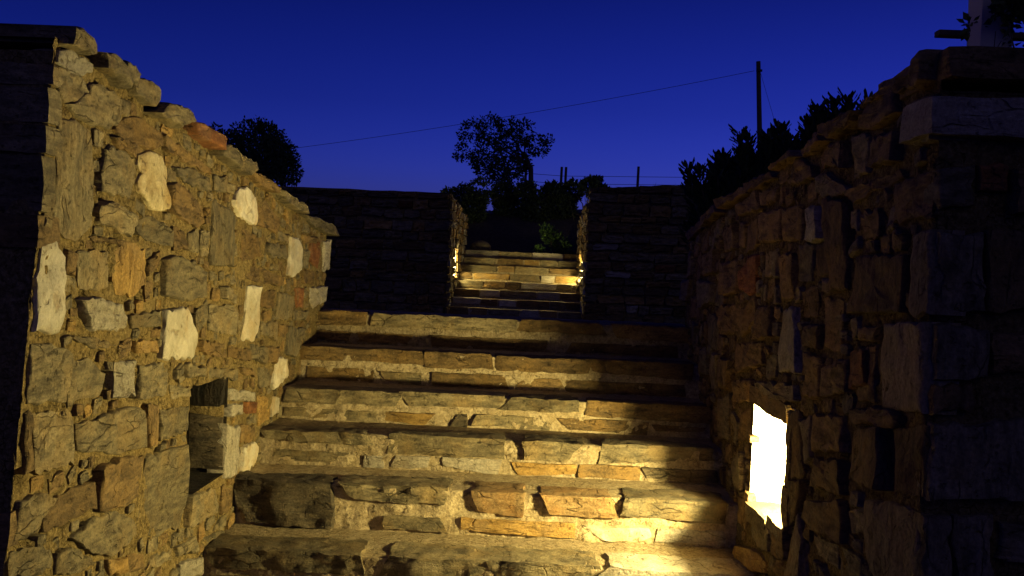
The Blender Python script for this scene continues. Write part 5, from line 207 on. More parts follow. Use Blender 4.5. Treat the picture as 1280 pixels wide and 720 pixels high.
RIGHT_FRONT="b 778,2099 1043,2094 1046,2040 781,2038;m 786,2008 1056,2007 1060,1926 793,1923;g 790,1861 859,1872 863,1792 794,1781;r 864,1872 927,1873 927,1822 868,1821;G 793,1737 879,1740 887,1581 802,1577;B 885,1744 940,1748 1000,1730 1007,1589 894,1581;G 793,1552 899,1546 900,1451 796,1442;B 795,1434 874,1441 874,1379 795,1371;G 796,1356 1019,1372 1027,1218 799,1199;G 789,1171 846,1173 851,1015 791,1012;G 853,1174 931,1178 936,1019 858,1015;b 932,1867 1039,1868 1044,1779 937,1778;b 905,1541 1041,1548 1045,1468 910,1457;b 1248,417 1396,415 1559,437 1568,549 1523,655 1390,652 1233,619 1246,532;b 1790,1009 1892,1020 2037,1071 2002,1174 1948,1258 1834,1239 1733,1189 1728,1094;b 968,373 1057,377 1179,412 1130,517 1095,624 1001,611 896,562 935,471;b 1645,1533 1749,1526 1861,1572 1845,1671 1822,1788 1724,1758 1608,1743 1636,1650;G 1457,1031 1574,972 1693,922 1723,976 1760,1035 1636,1085 1518,1139 1481,1087;G 1471,688 1584,664 1706,643 1731,726 1752,799 1634,842 1514,859 1510,779;g 1212,700 1304,751 1418,808 1398,873 1357,911 1251,862 1140,781 1177,746;g 1510,305 1591,246 1727,210 1751,265 1758,336 1663,380 1553,422 1523,370;g 1547,1300 1658,1312 1800,1310 1795,1391 1810,1476 1669,1480 1553,1470 1518,1397;G 1017,941 1172,926 1366,926 1368,988 1368,1042 1193,1061 1004,1053 992,1009;b 1074,203 1176,177 1314,179 1306,274 1317,362 1200,369 1083,374 1082,295;b 1092,1161 1222,1152 1374,1161 1390,1229 1382,1309 1235,1307 1101,1301 1104,1239;g 1130,1579 1214,1566 1311,1534 1339,1611 1364,1690 1256,1703 1170,1719 1127,1670;g 1983,179 2080,202 2191,228 2174,293 2164,364 2062,343 1973,333 1962,262;b 1891,1485 1995,1503 2123,1527 2106,1578 2106,1646 1992,1628 1883,1607 1866,1554;b 1695,427 1779,411 1883,423 1885,511 1881,592 1780,587 1692,573 1685,507;g 1383,1506 1476,1516 1589,1532 1602,1591 1586,1648 1472,1641 1363,1629 1356,1566;g 1929,485 2018,484 2126,471 2135,549 2131,616 2034,620 1940,622 1923,568;g 1283,1318 1373,1317 1481,1337 1475,1399 1464,1475 1377,1470 1280,1455 1290,1398;g 1841,793 1954,797 2069,817 2070,873 2059,928 1955,928 1838,914 1841,861;g 1823,1271 1904,1268 2012,1264 2010,1330 2015,1399 1915,1394 1822,1387 1824,1337;b 1007,743 1058,764 1134,800 1114,842 1084,877 1024,855 958,827 978,785;g 1575,1144 1628,1150 1707,1154 1705,1212 1699,1264 1624,1263 1555,1246 1547,1203;b 1757,678 1835,670 1938,669 1942,713 1926,758 1846,768 1749,759 1754,722;G 1580,77 1624,91 1681,120 1665,163 1643,198 1591,184 1536,153 1560,123;b 1898,367 1971,367 2048,376 2061,426 2040,470 1972,469 1894,457 1892,419;b 1935,1713 2021,1724 2104,1736 2113,1769 2111,1806 2022,1794 1947,1786 1936,1755;b 1433,1779 1498,1777 1574,1771 1587,1825 1567,1871 1505,1872 1437,1878 1437,1830;b 1235,1729 1285,1727 1350,1738 1356,1785 1345,1833 1290,1843 1222,1841 1226,1790;g 2093,988 2144,996 2197,1025 2199,1065 2173,1104 2121,1090 2069,1068 2073,1030;g 2038,1251 2104,1253 2181,1269 2164,1307 2157,1351 2100,1345 2031,1334 2038,1297;b 1395,198 1462,189 1530,197 1548,232 1535,271 1471,280 1399,281 1398,241;b 1807,1807 1852,1817 1905,1830 1901,1877 1898,1927 1842,1930 1793,1917 1800,1868;g 2056,1424 2106,1412 2182,1412 2186,1455 2174,1503 2119,1513 2058,1507 2050,1469;g 941,1091 1008,1082 1075,1090 1086,1124 1080,1162 1015,1171 943,1164 950,1129;b 1835,119 1881,103 1927,84 1946,114 1961,146 1915,169 1870,187 1853,161;b 1696,113 1747,117 1806,131 1809,172 1791,215 1737,204 1685,195 1690,154;g 1457,1660 1510,1656 1569,1667 1564,1716 1559,1765 1505,1762 1454,1756 1453,1709;b 1075,1773 1126,1765 1191,1769 1203,1804 1196,1849 1139,1858 1072,1853 1070,1820;b 2132,764 2173,762 2226,776 2232,819 2225,863 2171,867 2117,855 2116,815;b 1329,1058 1380,1048 1441,1046 1439,1090 1445,1134 1394,1143 1340,1145 1344,1104;g 1995,667 2045,656 2112,651 2112,693 2110,737 2060,746 2005,746 1996,711;g 1671,1827 1720,1827 1780,1843 1780,1878 1771,1916 1714,1911 1663,1903 1659,1865;G 1844,231 1883,216 1940,227 1938,268 1940,312 1892,323 1847,314 1840,277;g 2096,887 2142,890 2199,911 2195,947 2180,975 2124,967 2077,951 2080,918;G 2086,81 2128,82 2178,95 2179,132 2168,167 2118,153 2063,140 2070,111;g 2094,401 2137,383 2196,374 2204,402 2214,431 2158,449 2101,455 2098,430;g 1173,1395 1212,1381 1262,1390 1271,1427 1266,1473 1222,1469 1168,1475 1171,1436;g 1107,614 1156,608 1211,612 1225,647 1214,682 1159,680 1110,674 1101,646;b 1389,925 1434,919 1482,912 1495,948 1499,984 1450,990 1404,994 1392,967;b 2055,1851 2099,1852 2152,1859 2151,1895 2137,1937 2096,1931 2052,1924 2047,1889;b 2136,1598 2161,1575 2197,1542 2210,1562 2229,1577 2194,1605 2166,1636 2152,1619;g 916,645 960,639 1011,644 1011,685 1013,728 965,721 920,725 922,688;b 968,258 1009,266 1066,273 1060,307 1055,341 1006,329 965,329 962,297;g 932,90 977,98 1037,105 1033,130 1023,158 978,153 926,151 930,124;g 1911,1834 1968,1837 2033,1834 2032,1865 2027,1890 1975,1892 1924,1891 1918,1868;b 2072,1181 2119,1181 2169,1184 2177,1209 2178,1239 2126,1238 2080,1242 2068,1214;g 1367,306 1416,305 1469,308 1472,336 1460,362 1420,363 1370,363 1368,337;g 1087,1867 1127,1867 1179,1870 1178,1898 1168,1927 1128,1922 1085,1921 1082,1895;b 2106,1672 2130,1683 2160,1705 2146,1720 2140,1742 2109,1724 2080,1704 2089,1689;b 1375,1919 1404,1905 1442,1889 1449,1903 1455,1919 1422,1935 1391,1952 1386,1936;b 1113,1479 1148,1479 1197,1487 1193,1508 1186,1530 1148,1528 1107,1523 1099,1504;b 1528,895 1561,901 1609,918 1603,932 1599,946 1555,936 1520,923 1514,909;g 2155,496 2189,492 2232,491 2232,518 2234,545 2197,548 2157,548 2151,525;b 2171,1861 2193,1850 2220,1841 2228,1866 2240,1889 2215,1901 2191,1907 2184,1886;g 1441,1282 1485,1286 1535,1299 1529,1314 1523,1330 1482,1321 1443,1314 1442,1298;g 2180,1717 2209,1712 2245,1712 2257,1737 2252,1764 2217,1767 2184,1767 2176,1745;g 2004,979 2026,978 2059,988 2052,1014 2051,1043 2021,1037 1994,1035 1991,1008;g 1348,708 1379,712 1413,716 1411,742 1412,767 1378,769 1347,762 1343,740;b 855,844 895,849 938,859 934,877 927,895 891,890 857,884 858,866;g 1750,882 1775,877 1806,873 1815,899 1818,922 1791,932 1761,936 1753,915;b 2059,1097 2094,1102 2135,1111 2134,1131 2130,1152 2092,1144 2059,1142 2061,1122;b 863,718 894,724 940,735 933,748 932,764 892,756 849,747 849,733;b 1253,1087 1290,1079 1329,1083 1329,1103 1333,1127 1296,1131 1261,1130 1253,1109;g 1224,1496 1264,1494 1304,1486 1312,1504 1310,1523 1273,1531 1232,1533 1225,1518;g 1061,1712 1106,1711 1158,1713 1162,1731 1149,1750 1109,1751 1066,1745 1066,1731;G 1773,350 1812,354 1859,357 1858,374 1863,390 1814,384 1765,381 1771,368;g 1010,1390 1041,1386 1083,1389 1081,1410 1085,1431 1045,1433 1006,1429 1005,1412;b 851,357 878,365 908,376 905,394 897,412 870,401 840,393 846,378;g 2196,311 2220,320 2250,333 2244,351 2237,367 2207,361 2183,350 2185,330"
LEFT_FRONT="b -1951,487 -1812,504 -1618,548 -1618,625 -1642,707 -1824,686 -1987,659 -1987,575;g -1795,780 -1689,738 -1546,703 -1531,802 -1499,888 -1624,929 -1735,953 -1779,881;G -1825,1304 -1668,1317 -1511,1321 -1481,1420 -1527,1491 -1671,1498 -1815,1467 -1816,1392;b -2174,890 -2070,853 -1958,832 -1931,922 -1904,1019 -2017,1051 -2116,1065 -2157,978;g -2043,306 -1963,250 -1850,201 -1817,274 -1792,343 -1889,389 -1982,438 -2016,372;b -2291,1402 -2197,1411 -2067,1403 -2066,1518 -2074,1616 -2183,1630 -2301,1622 -2299,1531;b -2128,1655 -2039,1621 -1933,1598 -1895,1657 -1875,1719 -1977,1759 -2073,1807 -2096,1738;b -1671,243 -1586,227 -1479,218 -1465,323 -1455,414 -1552,439 -1647,453 -1676,360;b -1566,952 -1503,906 -1407,848 -1371,911 -1338,987 -1412,1031 -1494,1076 -1541,1031;G -2460,1014 -2339,989 -2199,1005 -2202,1088 -2205,1174 -2324,1183 -2448,1183 -2461,1101;b -1494,1190 -1400,1170 -1304,1147 -1280,1232 -1246,1317 -1360,1330 -1469,1351 -1471,1278;g -2425,1711 -2335,1679 -2207,1659 -2209,1751 -2178,1826 -2288,1857 -2404,1863 -2403,1798;b -2402,717 -2268,705 -2128,703 -2125,784 -2103,857 -2255,864 -2393,870 -2397,794;b -2098,1163 -2002,1155 -1878,1184 -1897,1265 -1909,1346 -2008,1337 -2115,1323 -2128,1251;g -1871,998 -1764,976 -1626,957 -1576,1014 -1596,1083 -1730,1100 -1855,1117 -1870,1068;b -1982,1438 -1904,1467 -1804,1509 -1803,1570 -1832,1626 -1937,1580 -2031,1541 -2029,1486;b -1517,603 -1421,591 -1311,591 -1279,657 -1296,724 -1401,736 -1513,743 -1523,680;g -1575,1695 -1496,1713 -1395,1727 -1389,1797 -1399,1860 -1506,1845 -1607,1834 -1598,1769;G -2255,131 -2174,132 -2075,158 -2070,228 -2096,301 -2185,298 -2272,280 -2273,209;g -2452,479 -2362,490 -2226,490 -2241,551 -2251,607 -2351,616 -2450,619 -2465,555;b -1622,1519 -1540,1527 -1434,1548 -1428,1611 -1458,1675 -1549,1660 -1639,1651 -1641,1587;g -2431,1249 -2345,1245 -2233,1252 -2228,1324 -2244,1385 -2334,1390 -2421,1399 -2431,1333;b -1816,1131 -1718,1116 -1621,1110 -1603,1179 -1603,1240 -1701,1249 -1811,1257 -1801,1197;g -1420,1634 -1355,1588 -1282,1558 -1250,1595 -1231,1650 -1294,1681 -1367,1718 -1382,1676;g -2216,449 -2125,429 -2024,422 -2013,480 -2012,547 -2095,555 -2199,569 -2213,520;b -1804,1677 -1736,1679 -1644,1704 -1652,1749 -1668,1804 -1743,1784 -1837,1771 -1820,1726;G -2406,316 -2323,326 -2233,333 -2207,370 -2235,408 -2317,410 -2408,396 -2400,365;b -2504,1850 -2467,1871 -2420,1890 -2427,1939 -2455,1987 -2499,1971 -2545,1944 -2528,1908;g -1581,1131 -1555,1095 -1506,1076 -1479,1105 -1449,1142 -1488,1178 -1535,1204 -1564,1172;b -1872,1803 -1809,1800 -1723,1811 -1732,1855 -1741,1903 -1808,1897 -1883,1892 -1876,1850;b -1377,216 -1314,199 -1237,202 -1239,252 -1244,295 -1303,303 -1378,302 -1383,263;G -1420,403 -1380,417 -1332,452 -1338,490 -1371,525 -1411,502 -1456,481 -1452,445;g -1497,1866 -1443,1870 -1384,1883 -1379,1929 -1395,1983 -1443,1980 -1503,1978 -1505,1926;b -2480,1440 -2420,1446 -2347,1456 -2363,1499 -2365,1535 -2426,1530 -2495,1516 -2486,1483;G -1350,1760 -1291,1762 -1229,1762 -1222,1810 -1220,1864 -1285,1868 -1344,1864 -1344,1815;g -1415,747 -1346,755 -1264,775 -1266,803 -1282,835 -1350,819 -1424,805 -1410,782;g -1575,88 -1526,88 -1461,97 -1458,145 -1468,202 -1520,204 -1573,203 -1573,150;b -1369,1067 -1320,1055 -1251,1041 -1240,1072 -1242,1107 -1293,1133 -1350,1140 -1370,1111;b -1844,381 -1789,377 -1723,374 -1708,411 -1713,450 -1777,458 -1840,453 -1861,424;b -1326,506 -1272,486 -1204,479 -1200,510 -1196,541 -1245,562 -1306,575 -1319,545;G -2236,587 -2160,587 -2065,598 -2066,629 -2072,657 -2158,649 -2239,637 -2243,614;g -2130,1846 -2061,1845 -1974,1840 -1988,1881 -1978,1917 -2055,1914 -2130,1917 -2135,1883;G -1461,1401 -1393,1399 -1319,1401 -1315,1434 -1314,1467 -1384,1479 -1459,1476 -1465,1440;g -2410,883 -2358,882 -2295,891 -2288,929 -2298,967 -2357,963 -2430,954 -2426,924;b -1938,729 -1891,731 -1824,732 -1830,779 -1830,830 -1884,826 -1940,826 -1944,786;g -1793,160 -1754,156 -1703,153 -1693,201 -1694,250 -1741,262 -1796,262 -1794,213;b -2457,172 -2413,175 -2367,171 -2360,217 -2349,266 -2401,271 -2455,269 -2456,229;G -2028,74 -1980,73 -1930,79 -1923,120 -1924,159 -1975,170 -2017,165 -2024,124;g -1929,868 -1881,855 -1817,845 -1809,881 -1817,912 -1865,925 -1911,928 -1926,902;G -2096,688 -2048,690 -1978,695 -1988,731 -1984,763 -2048,758 -2107,754 -2100,723;b -2391,631 -2343,626 -2279,624 -2271,656 -2276,686 -2333,694 -2394,695 -2401,667;b -2538,802 -2496,800 -2439,801 -2439,843 -2447,888 -2489,883 -2534,886 -2541,851;b -1324,898 -1275,902 -1206,905 -1211,938 -1211,967 -1272,967 -1323,965 -1329,935;b -1317,354 -1273,345 -1226,346 -1215,381 -1210,414 -1262,420 -1312,424 -1313,392;g -1283,105 -1242,97 -1191,86 -1187,120 -1181,150 -1222,166 -1266,168 -1277,144;g -2215,1325 -2162,1330 -2105,1339 -2105,1366 -2110,1394 -2164,1395 -2225,1382 -2214,1357;b -1764,1539 -1719,1534 -1663,1534 -1660,1571 -1667,1605 -1715,1604 -1766,1605 -1769,1573;G -2518,410 -2473,401 -2412,401 -2409,431 -2419,464 -2463,464 -2507,472 -2517,442;g -1670,463 -1626,463 -1570,470 -1579,500 -1582,526 -1629,528 -1678,518 -1674,492;b -1944,1382 -1897,1372 -1848,1370 -1844,1401 -1845,1428 -1888,1433 -1930,1437 -1948,1413;b -2255,1899 -2205,1900 -2144,1904 -2149,1931 -2150,1960 -2200,1961 -2249,1958 -2251,1932;g -1808,93 -1784,72 -1748,55 -1738,77 -1724,102 -1751,116 -1782,137 -1797,120;b -2435,1591 -2388,1590 -2341,1592 -2337,1623 -2336,1652 -2387,1652 -2441,1648 -2439,1620;g -1994,1055 -1955,1046 -1909,1034 -1908,1055 -1898,1076 -1938,1089 -1983,1095 -1988,1079;g -2426,76 -2386,80 -2341,87 -2335,108 -2344,126 -2388,117 -2426,110 -2436,93;g -1859,1908 -1820,1917 -1775,1927 -1783,1944 -1790,1962 -1824,1953 -1865,1941 -1864,1926;g -1688,176 -1662,162 -1629,152 -1622,175 -1614,196 -1642,206 -1672,217 -1679,198;b -2155,1076 -2127,1083 -2100,1103 -2105,1123 -2120,1144 -2145,1134 -2169,1124 -2162,1101;b -2101,773 -2067,767 -2027,772 -2028,802 -2029,826 -2066,826 -2103,828 -2103,801;g -2504,1257 -2480,1263 -2456,1277 -2467,1302 -2479,1326 -2503,1316 -2523,1304 -2513,1281"
LEFT_TOP=[(2.411, 2.103), (2.636, 2.068), (2.829, 2.052), (3.037, 2.025), (3.339, 1.998), (3.69, 1.948), (4.088, 1.91), (4.567, 1.857), (5.203, 1.778)]
RIGHT_TOP=[(2.16, 2.057), (2.257, 2.056), (2.448, 2.06), (2.724, 2.021), (3.004, 2.007), (3.332, 1.994), (3.71, 1.96), (4.174, 1.928), (4.695, 1.88), (5.238, 1.828)]
STEPS=[(3.53, 0.617, [(-1.096, -0.571, 'g'), (-0.493, -0.142, 'g'), (-0.098, 0.268, 'g'), (0.281, 0.756, 'l')], [(-1.079, -0.642, 'b'), (-0.587, -0.257, 'g'), (-0.202, 0.126, 'b'), (0.167, 0.48, 'g'), (0.52, 0.751, 'b')]), (3.885, 0.783, [(-1.085, -0.727, 'd'), (-0.694, -0.295, 'g'), (-0.186, 0.021, 'R'), (0.066, 0.33, 'R'), (0.348, 0.778, 'g')], [(-1.021, -0.633, 'd'), (-0.548, -0.319, 'g'), (-0.25, 0.192, 'o'), (0.24, 0.479, 'w'), (0.497, 0.739, 'l')]), (4.235, 0.92, [(-1.089, -0.653, 'g'), (-0.587, -0.127, 'g'), (-0.019, 0.2, 'g'), (0.275, 0.779, 'g')], [(-1.099, -0.735, 'g'), (-0.696, -0.574, 'l'), (-0.557, -0.39, 'l'), (-0.34, -0.114, 'l'), (-0.068, 0.2, 'o'), (0.213, 0.428, 'b'), (0.47, 0.746, 'd')]), (4.56, 1.055, [(-1.087, -0.619, 'g'), (-0.555, -0.117, 'g'), (-0.082, 0.206, 'g'), (0.234, 0.788, 'b')], [(-1.087, -0.668, 'g'), (-0.64, -0.442, 'o'), (-0.343, -0.279, 'd'), (-0.262, -0.096, 'g'), (-0.089, 0.094, 'g'), (0.143, 0.522, 'b'), (0.543, 0.76, 'b')]), (4.905, 1.207, [(-1.112, -0.518, 'b'), (-0.495, -0.195, 'b'), (-0.173, 0.243, 'b'), (0.262, 0.77, 'b')], [(-1.086, -0.738, 'b'), (-0.712, -0.529, 'g'), (-0.468, -0.097, 'b'), (-0.067, 0.13, 'b'), (0.153, 0.74, 'b')]), (5.29, 1.36, [(-1.137, -0.841, 'b'), (-0.817, -0.113, 'g'), (-0.08, 0.376, 'b'), (0.396, 0.773, 'b')], [(-1.112, -0.603, 'b'), (-0.521, 0.091, 'b'), (0.172, 0.741, 'b')])]
CROWN=[(-1.5, 4.44, 0.29), (-1.73, 4.04, 0.19), (-1.12, 4.46, 0.32), (-0.79, 4.62, 0.25), (-0.4, 4.47, 0.25), (-0.1, 4.21, 0.24), (-0.64, 4.14, 0.41), (-1.14, 4.0, 0.34), (-0.92, 3.67, 0.27), (-0.45, 3.81, 0.25), (0.1, 4.29, 0.12), (-1.34, 3.86, 0.2), (-0.86, 3.54, 0.3), (-1.19, 3.66, 0.22), (-0.58, 3.6, 0.24)]
LEFT_CROWN=[(-5.59, 3.66, 0.62), (-6.06, 3.69, 0.37), (-5.12, 3.42, 0.49), (-4.85, 3.27, 0.25), (-5.81, 3.12, 0.55), (-6.27, 3.94, 0.15), (-5.37, 3.98, 0.25), (-4.97, 3.58, 0.22)]
BANK=[(-1.43, 2.85, 0.22), (-1.07, 2.92, 0.21), (-0.64, 2.91, 0.23), (-0.22, 2.93, 0.22), (0.21, 2.98, 0.21), (0.57, 3.05, 0.19), (0.88, 3.09, 0.18), (1.02, 3.21, 0.09), (1.09, 2.96, 0.18), (-1.64, 2.84, 0.13), (0.36, 2.71, 0.28), (-0.49, 2.63, 0.31), (-1.2, 2.58, 0.28), (-0.06, 2.55, 0.28)]

XL, XR = -1.105, .79

# frames: (along, up, out) -> world
def f_left(u, v, w): return (XL + w, u, v)
def f_right(u, v, w): return (XR - w, u, v)
def f_rfront(u, v, w): return (u, 2.10 - w, v)
def f_lfront(u, v, w): return (u, 2.2 + (v - .95) * .125 - .020 - w, v)

def stone_mesh(name, c, poly, frame, proud, depth, seed, step=.022, nmax=26, rough=.004):
    r = random.Random(seed)
    A = sum(poly[i][0] * poly[(i + 1) % len(poly)][1] - poly[(i + 1) % len(poly)][0] * poly[i][1] for i in range(len(poly))) / 2
    if A < 0: poly = poly[::-1]
    L = [math.dist(poly[i], poly[(i + 1) % len(poly)]) for i in range(len(poly))]
    per = sum(L); st = max(step, per / nmax)
    pts = []
    for i, p in enumerate(poly):
        q = poly[(i + 1) % len(poly)]; k = max(1, round(L[i] / st))
        for j in range(k):
            t = j / k
            jit = 0 if j == 0 else r.gauss(0, .0035)
            jit += 0 if j == 0 else .006 * N3(p[0] + t * L[i], p[1], seed, 16)
            nx, ny = (q[1] - p[1]) / (L[i] + 1e-9), -(q[0] - p[0]) / (L[i] + 1e-9)
            pts.append((p[0] + (q[0] - p[0]) * t + nx * jit, p[1] + (q[1] - p[1]) * t + ny * jit))
    n = len(pts); cx = sum(p[0] for p in pts) / n; cy = sum(p[1] for p in pts) / n
    size = math.sqrt(abs(A)) + .01
    tu, tv = r.gauss(0, .045), r.gauss(0, .045)
    V, F = [], []
    def ring(scale, inset, wf):
        for (x, y) in pts:
            d = math.hypot(x - cx, y - cy) + 1e-6
            s = max(.08, scale - inset / d)
            X, Y = cx + (x - cx) * s, cy + (y - cy) * s
            V.append(frame(X, Y, wf(X, Y)))
    tilt = lambda X, Y: (X - cx) * tu + (Y - cy) * tv
    so_ = r.random() * 50
    rg = lambda X, Y: rough * (1.6 * N3(X, Y, so_, 13) + 1.1 * N3(X, Y, so_ + 9, 38))
    ring(1.0, 0, lambda X, Y: -depth)
    ring(1.0, 0, lambda X, Y: proud * .55 + tilt(X, Y) * .8)
    ring(1.0, min(.004, size * .05), lambda X, Y: proud * .92 + tilt(X, Y) + rg(X, Y))
    ring(1.0, min(.014, size * .15), lambda X, Y: proud + tilt(X, Y) + 1.2 * rg(X, Y))
    ring(.66, 0, lambda X, Y: proud + tilt(X, Y) + 1.8 * rg(X, Y))
    ring(.36, 0, lambda X, Y: proud + tilt(X, Y) + 1.8 * rg(X, Y))
    V.append(frame(cx, cy, proud + rg(cx, cy)))
    for k in range(5):
        for i in range(n):
            a, b = k * n + i, k * n + (i + 1) % n
            F.append((a, b, b + n, a + n))
    for i in range(n): F.append((5 * n + i, 5 * n + (i + 1) % n, 6 * n))
    return mesh(name, V, F, M[c], True, 48)

LAB = {'w': 'white quartz stone', 'q': 'yellowish quartz stone', 'm': 'dull beige stone', 'n': 'dull beige stone', 'r': 'rust red stone', 'o': 'ochre stone', 'O': 'ochre stone', 'l': 'pale beige stone', 'L': 'pale beige stone'}
def put_stones(lst, frame, parent, name='stone', proud=(.012, .034), depth=.05, chips=False, seed=0):
    for i, (c, poly) in enumerate(lst):
        pr = rnd.uniform(*proud)
        if c in 'wlLqmn' and not chips: pr = max(pr, .011)
        o = link(bpy.data.objects.new(name, stone_mesh(name, c, poly, frame, pr, depth, seed + i, nmax=16 if chips else 34)), parent)
        if not chips and c in LAB: o['label'] = LAB[c]

def packing(lst, frame, parent, seed=0):
    if not lst: return
    groups = {}
    for i, (c, poly) in enumerate(lst):
        me = stone_mesh('packing_stone', c, poly, frame, rnd.uniform(-.002, .005), .03, seed + i, nmax=9)
        g = groups.setdefault(c, ([], [])); k = len(g[0])
        g[0].extend(tuple(v.co) for v in me.vertices); g[1].extend(tuple(j + k for j in p.vertices) for p in me.polygons)
        bpy.data.meshes.remove(me)
    V, F, I, mats = [], [], [], []
    for c, (v, f) in groups.items():
        k = len(V); V += v; F += [tuple(j + k for j in q) for q in f]; I += [len(mats)] * len(f); mats.append(M[c])
    me = mesh('packing_stones', V, F, None, True, 48, mats); me.polygons.foreach_set('material_index', I)
    o = link(bpy.data.objects.new('packing_stones', me), parent); o['kind'] = 'stuff'
def interp(tab, x):
    if x <= tab[0][0]: return tab[0][1]
    for (a, b), (c, d) in zip(tab, tab[1:]):
        if x <= c: return b + (d - b) * (x - a) / (c - a)
    return tab[-1][1]
def pin(poly, x, y):
    r = False; n = len(poly)
    for i in range(n):
        (x1, y1), (x2, y2) = poly[i], poly[(i + 1) % n]
        if (y1 > y) != (y2 > y) and x < (x2 - x1) * (y - y1) / (y2 - y1) + x1: r = not r
    return r
def lin(a, b, st, keep=()):
    n = max(1, round((b - a) / st)); g = [a + (b - a) * i / n for i in range(n + 1)]
    for k in keep:
        if a < k < b:
            j = min(range(len(g)), key=lambda i: abs(g[i] - k)); g[j] = k
    return g
def mortar_sheet(frame, u0, u1, v0, v1, st, hole=None, topf=None, amp=.010, pits=(), u_start=None, seed=0):
    us = lin(u0, u1, st, hole[:2] if hole else ()); vs = lin(v0, v1, st, hole[2:] if hole else ())
    pb = [(min(p[0] for p in P), max(p[0] for p in P), min(p[1] for p in P), max(p[1] for p in P), P) for _, P in pits]
    V, F = [], []
    nv = len(vs)
    for u in us:
        t = topf(u) if topf else 1e9
        for v in vs:
            uu = max(u, u_start(v)) if u_start else u
            vv = min(v, t)
            w_ = amp * (.9 * FB(uu, vv, seed, 9, 3) + .55 * N3(uu, vv, seed + 3, 70)) - .003
            if hole and st < .02 and N3(uu, vv, seed + 40, 19) > .46: w_ -= .03
            for b in pb:
                if b[0] < uu < b[1] and b[2] < vv < b[3] and pin(b[4], uu, vv): w_ -= .045; break
            if hole and hole[0] - 1e-6 <= uu <= hole[1] + 1e-6 and hole[2] - 1e-6 <= vv <= hole[3] + 1e-6: w_ = min(w_, .004)
            V.append(frame(uu, vv, w_))
    for i in range(len(us) - 1):
        t = topf(us[i]) if topf else 1e9; t2 = topf(us[i + 1]) if topf else 1e9
        for j in range(nv - 1):
            if vs[j] >= max(t, t2): continue
            uc, vc = (us[i] + us[i + 1]) / 2, (vs[j] + vs[j + 1]) / 2
            if u_start and us[i + 1] <= u_start(vc) - st: continue
            if hole and hole[0] < uc < hole[1] and hole[2] < vc < hole[3]: continue
            a = i * nv + j; F.append((a, a + nv, a + nv + 1, a + 1))
    return V, F
def join(*parts):
    V, F = [], []
    for v, f in parts:
        k = len(V); V += v; F += [tuple(i + k for i in q) for q in f]
    return V, F
def boxvf(x0, x1, y0, y1, z0, z1):
    V = [(x, y, z) for x in (x0, x1) for y in (y0, y1) for z in (z0, z1)]
    return V, [(0, 1, 3, 2), (4, 6, 7, 5), (0, 4, 5, 1), (2, 3, 7, 6), (0, 2, 6, 4), (1, 5, 7, 3)]
def block(x0, x1, y0, y1, z0, z1, seed=0, seg=.035, amp=.006, rnd_=.012, nmax=14, low=1.0, warp=0.0):
    """rounded, chipped block of stone"""
    nx, ny, nz = [max(2, min(nmax, round(d / seg))) for d in (x1 - x0, y1 - y0, z1 - z0)]
    idx, V, F = {}, [], []
    lo, hi = (x0, y0, z0), (x1, y1, z1)
    rw = random.Random(int(seed * 131) + 7)
    cw = {(a, b): (rw.gauss(0, warp), rw.gauss(0, warp * .45)) for a in (0, 1) for b in (0, 1)}
    def vert(i, j, k):
        q = (i, j, k)
        if q in idx: return idx[q]
        p = [lo[a] + (hi[a] - lo[a]) * (q[a] / (nx, ny, nz)[a]) for a in range(3)]
        c = []
        for a in range(3):
            rr = min(rnd_, (hi[a] - lo[a]) * .3); c.append(min(max(p[a], lo[a] + rr), hi[a] - rr))
        d = [p[a] - c[a] for a in range(3)]; L = math.sqrt(sum(x * x for x in d))
        if L > 1e-6:
            m = max(abs(x) for x in d); p = [c[a] + d[a] / L * m for a in range(3)]
        if warp:
            fx, fz = q[0] / nx, q[2] / nz
            for (a, b), (dx_, dz_) in cw.items():
                wt = (fx if a else 1 - fx) * (fz if b else 1 - fz)
                p[0] += dx_ * wt; p[2] += dz_ * wt * (0 if b else 1)
        X, Y, Z = p
        p = [X + amp * (1.5 * low * N3(X, Y, Z + seed, 7) + .8 * N3(X, Y, Z + seed + 5, 30)),
             Y + amp * (2.2 * low * N3(X, Y, Z + seed + 20, 7) + .9 * N3(X, Y, Z + seed + 25, 30)),
             Z + amp * (.6 * low * N3(X, Y, Z + seed + 40, 7) + .5 * N3(X, Y, Z + seed + 45, 30))]
        idx[q] = len(V); V.append(tuple(p)); return idx[q]
    def quad(f, flip):
        F.append(f if not flip else f[::-1])
    for k, fl in ((0, True), (nz, False)):
        for i in range(nx):
            for j in range(ny): quad((vert(i, j, k), vert(i + 1, j, k), vert(i + 1, j + 1, k), vert(i, j + 1, k)), fl)
    for j, fl in ((0, False), (ny, True)):
        for i in range(nx):
            for k in range(nz): quad((vert(i, j, k), vert(i + 1, j, k), vert(i + 1, j, k + 1), vert(i, j, k + 1)), fl)
    for i, fl in ((0, True), (nx, False)):
        for j in range(ny):
            for k in range(nz): quad((vert(i, j, k), vert(i, j + 1, k), vert(i, j + 1, k + 1), vert(i, j, k + 1)), fl)
    return V, F
def block_obj(name, c, parent, *a, sharp=45, **k):
    V, F = block(*a, **k)
    o = obj(name, V, F, M[c] if isinstance(c, str) else c, parent, True, sharp)
    return o
